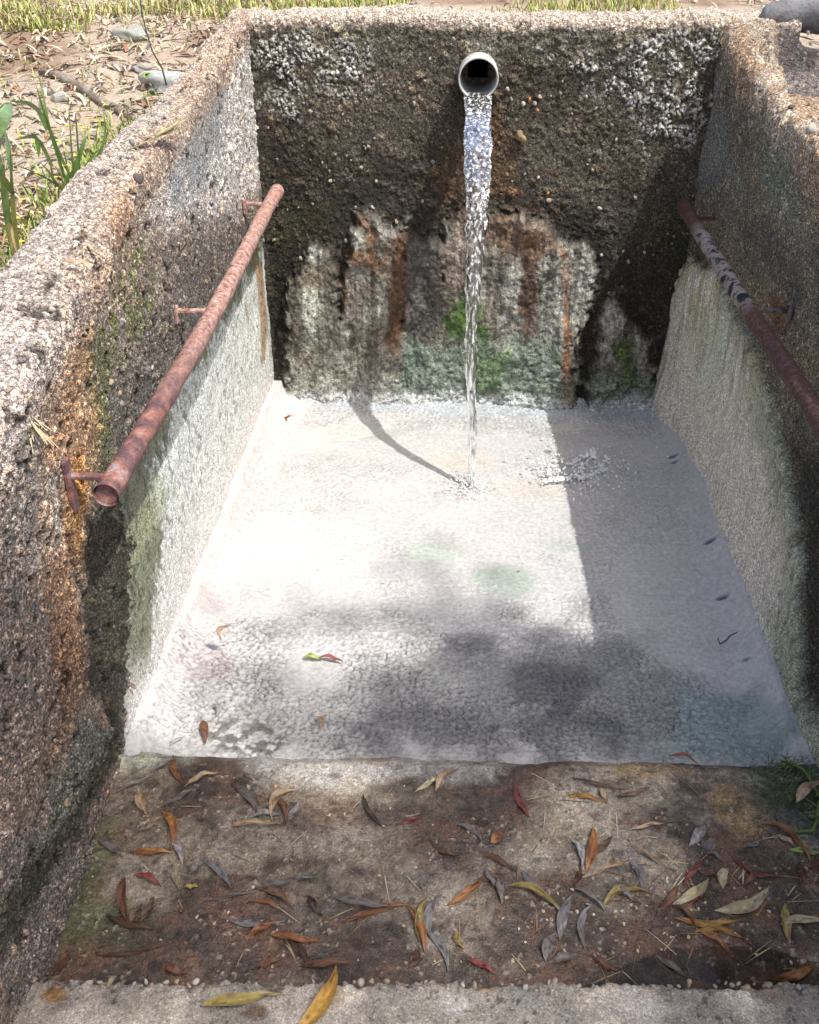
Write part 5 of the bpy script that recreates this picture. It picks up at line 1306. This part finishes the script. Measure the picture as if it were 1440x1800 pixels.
# thin sapling with few leaves
b = onz(292, 150, .84); bz = gzf(b[0], b[1])
sp = tag(empty('sapling', (b[0], b[1], bz)), 'thin dark sapling twig with few green leaves behind the left wall', 'sapling')
q = [ony(u, v, b[1]) for u, v in ((293, 150), (285, 120), (268, 90), (256, 50), (249, 20), (246, -20), (244, -60))]
o = link('stem', tube_mesh('stem', q, [.0016, .0016, .0014, .0013, .0012, .001, .0008], 6), flat_material('sapling_bark', (.1, .085, .06))); place_parent(o, sp)
q2 = [ony(u, v, b[1]) for u, v in ((258, 60), (244, 32), (240, 75), (238, 80))][:2]
o = link('twig', tube_mesh('twig', q2, [.001, .0007], 5), bpy.data.materials['sapling_bark']); place_parent(o, sp)
for u0, v0, u1, v1 in ((268, 78, 242, 76), (262, 130, 248, 136), (262, 128, 258, 140), (268, 170, 250, 172), (270, 168, 262, 160)):
    B = ([], [], [], []); blade(*B, ony(u0, v0, b[1] - .01), ony(u1, v1, b[1] - .02), .007, .004, (.16, .24, .03), (.22, .3, .05), 6); bmesh_of('leaf', B, None, sp)
# weed in the mossy right corner
p = on_slab(1432, 1420)
wd = tag(empty('weed', tuple(p)), 'green trailing weed with curling stems in the mossy right corner', 'weed')
M_STEM = flat_material('weed_stem', (.13, .2, .04), .3, 200, .6)
for pts, rd in (([(1373, 1338, .055), (1395, 1343, .065), (1412, 1352, .07), (1420, 1362, .07), (1430, 1380, .066), (1440, 1400, .06)], .0022),
                ([(1378, 1460, .043), (1400, 1462, .046), (1428, 1460, .052), (1436, 1445, .055), (1440, 1415, .06), (1448, 1390, .06)], .0026),
                ([(1425, 1348, .075), (1424, 1368, .07), (1432, 1385, .066), (1446, 1395, .06)], .0014), ([(1412, 1362, .07), (1396, 1385, .05), (1380, 1410, .048)], .0006),
                ([(1362, 1345, .05), (1376, 1340, .06), (1384, 1332, .07)], .001), ([(1440, 1420, .06), (1415, 1402, .055), (1400, 1408, .05)], .001)):
    o = link('stem', tube_mesh('stem', [onz(*q) for q in pts], rd, 7), M_STEM); place_parent(o, wd)
r = random.Random(9)
for k in range(26):
    u, v = r.choice([(1376, 1340), (1424, 1355), (1440, 1380), (1436, 1440), (1440, 1410), (1400, 1408)])
    u += r.gauss(0, 8); v += r.gauss(0, 6); a = r.uniform(0, 6.28); L = r.uniform(10, 26)
    B = ([], [], [], []); blade(*B, onz(u, v, .055), onz(u + math.cos(a) * L, v + math.sin(a) * L * .6, r.uniform(.05, .075)), .0009, .003, (.1, .17, .03), (.18, .24, .06), 5); bmesh_of('leaf', B, None, wd)
me = leaf_mesh(onz(1400, 1416, .06), onz(1447, 1372, .072), .0072, .08, 'tan', 601, zf=lambda x, y: .066)
tag(link('fallen_leaf', me, M_LEAFLET), 'tan leaf with orange tip resting on the green weed', 'leaf', LG)
# green wiry moss strands in that corner
B = ([], [], [], []); r = random.Random(10)
for k in range(700):
    u, v = r.gauss(1385, 34), r.gauss(1385, 36)
    if not (1318 < u < 1450 and 1332 < v < 1470): continue
    q = on_slab(u, v); a = r.uniform(0, 6.28); L = r.uniform(.004, .014)
    blade(*B, q, (q[0] + math.cos(a) * L, q[1] + math.sin(a) * L, q[2] + r.uniform(.002, .008)), .0006, .002, (.05, .07, .035), (.12, .15, .08), 3)
tag(bmesh_of('moss', B), 'dark green moss in the right corner of the slab', 'moss', kind='stuff')

# ------------------------------------------------------------------ the tree whose shade falls on the slab
r = random.Random(21)
S = SUN
tr = tag(empty('tree', (4.3, -3.6, -0.32)), 'tall slender leaved tree standing behind the viewer and shading the slab', 'tree')
GAPS = [(232, 1352, .05), (300, 1455, .05), (560, 1358, .07), (650, 1365, .06), (1140, 1362, .065), (1010, 1450, .06), (640, 1470, .06), (300, 1770, .06), (840, 1775, .13), (480, 1500, .04), (1290, 1440, .05), (860, 1600, .04)]
gaps = [(onz(u, v, .05), rad) for u, v, rad in GAPS]
tg = []
while len(tg) < 26000:
    x, y = r.uniform(-1.0, 1.1), r.uniform(-0.9, 1.06)
    if y > 0.98 + 0.06 * math.sin(x * 9): continue
    dn = float(fbm(np.array([x / .22]), np.array([y / .22]), 95, 3)[0])
    if dn < 0.42 and r.random() < 0.6: continue
    if any(math.hypot(x - g_[0], y - g_[1]) < rad for g_, rad in gaps) and r.random() < 0.8: continue
    tg.append((x, y, .05))
for u, v, rad, n in ((745, 985, .08, 36), (480, 1065, .09, 40), (850, 1040, .07, 25), (830, 1120, .10, 100), (965, 1190, .11, 200), (1010, 1285, .13, 270), (760, 1280, .13, 230), (890, 1240, .13, 170), (620, 1275, .09, 45), (880, 1130, .07, 40), (420, 1290, .09, 45), (1230, 1300, .1, 80), (380, 1165, .06, 25)):
    c = onz(u, v, 0)
    for k in range(n):
        a = r.uniform(0, 6.28); q = 1.35 * rad * math.sqrt(r.random()); x, y = c[0] + math.cos(a) * q, c[1] + math.sin(a) * q * .8
        if float(vnoise(np.array([x / .05]), np.array([y / .05]), 97)[0]) > 0.32: tg.append((x, y, 0))
for k in range(900):
    u, v = r.uniform(330, 1250), r.uniform(1060, 1330); c = onz(u, v, 0)
    if float(fbm(np.array([c[0] / .1]), np.array([c[1] / .1]), 98, 2)[0]) > 0.5 + 0.0006 * max(0, 1180 - v): tg.append((c[0], c[1], 0))
c = onz(1390, 25, .93)
for k in range(260): tg.append((c[0] + r.uniform(-.02, .5), c[1] + r.uniform(-.06, .09), .93))
B = ([], [], [], [])
clumps = []
for x, y, z in tg:
    t = 7.2 + 2.2 * float(vnoise(np.array([x * 3.1 + 5]), np.array([y * 3.1 + 5]), 96)[0]) + r.gauss(0, .25)
    p = Vector((x, y, z)) + S * t
    d = Vector((r.gauss(0, .6), r.gauss(0, .6), -1)).normalized(); L = r.uniform(.07, .13)
    sd = d.cross(Vector((r.gauss(0, 1), r.gauss(0, 1), r.gauss(0, .3)))).normalized()
    blade(*B, p - d * L / 2, p + d * L / 2, r.uniform(.010, .017), 0, (.05, .08, .025), (.07, .1, .03), 3, 0, sd)
    if r.random() < .006: clumps.append(p)
for k in range(2500):
    p = Vector((4.3 + r.gauss(0.8, 1.0), -3.6 + r.gauss(-.6, 1.0), 7.5 + r.gauss(0, 1.2)))
    d = Vector((r.gauss(0, .6), r.gauss(0, .6), -1)).normalized(); L = r.uniform(.09, .15)
    sd = d.cross(Vector((r.gauss(0, 1), r.gauss(0, 1), 0.2))).normalized()
    blade(*B, p - d * L / 2, p + d * L / 2, .012, 0, (.05, .08, .025), (.07, .1, .03), 3, 0, sd)
bmesh_of('crown', B, None, tr)
tk = [(4.3, -3.6, -0.35), (4.28, -3.55, 1.0), (4.2, -3.5, 3.0), (4.05, -3.35, 5.0), (3.8, -3.1, 6.6), (3.5, -2.8, 7.6), (3.2, -2.4, 8.2)]
o = link('trunk', tube_mesh('trunk', tk, [.24, .19, .16, .12, .08, .05, .02], 14), M_BARK); place_parent(o, tr)
for p in clumps[:34]:
    a = Vector(tk[r.choice([3, 4, 4, 5])]); m_ = (a + p) / 2 + Vector((0, 0, .25))
    o = link('limb', tube_mesh('limb', [a, m_, p], [.03, .014, .004], 6), M_BARK); place_parent(o, tr)
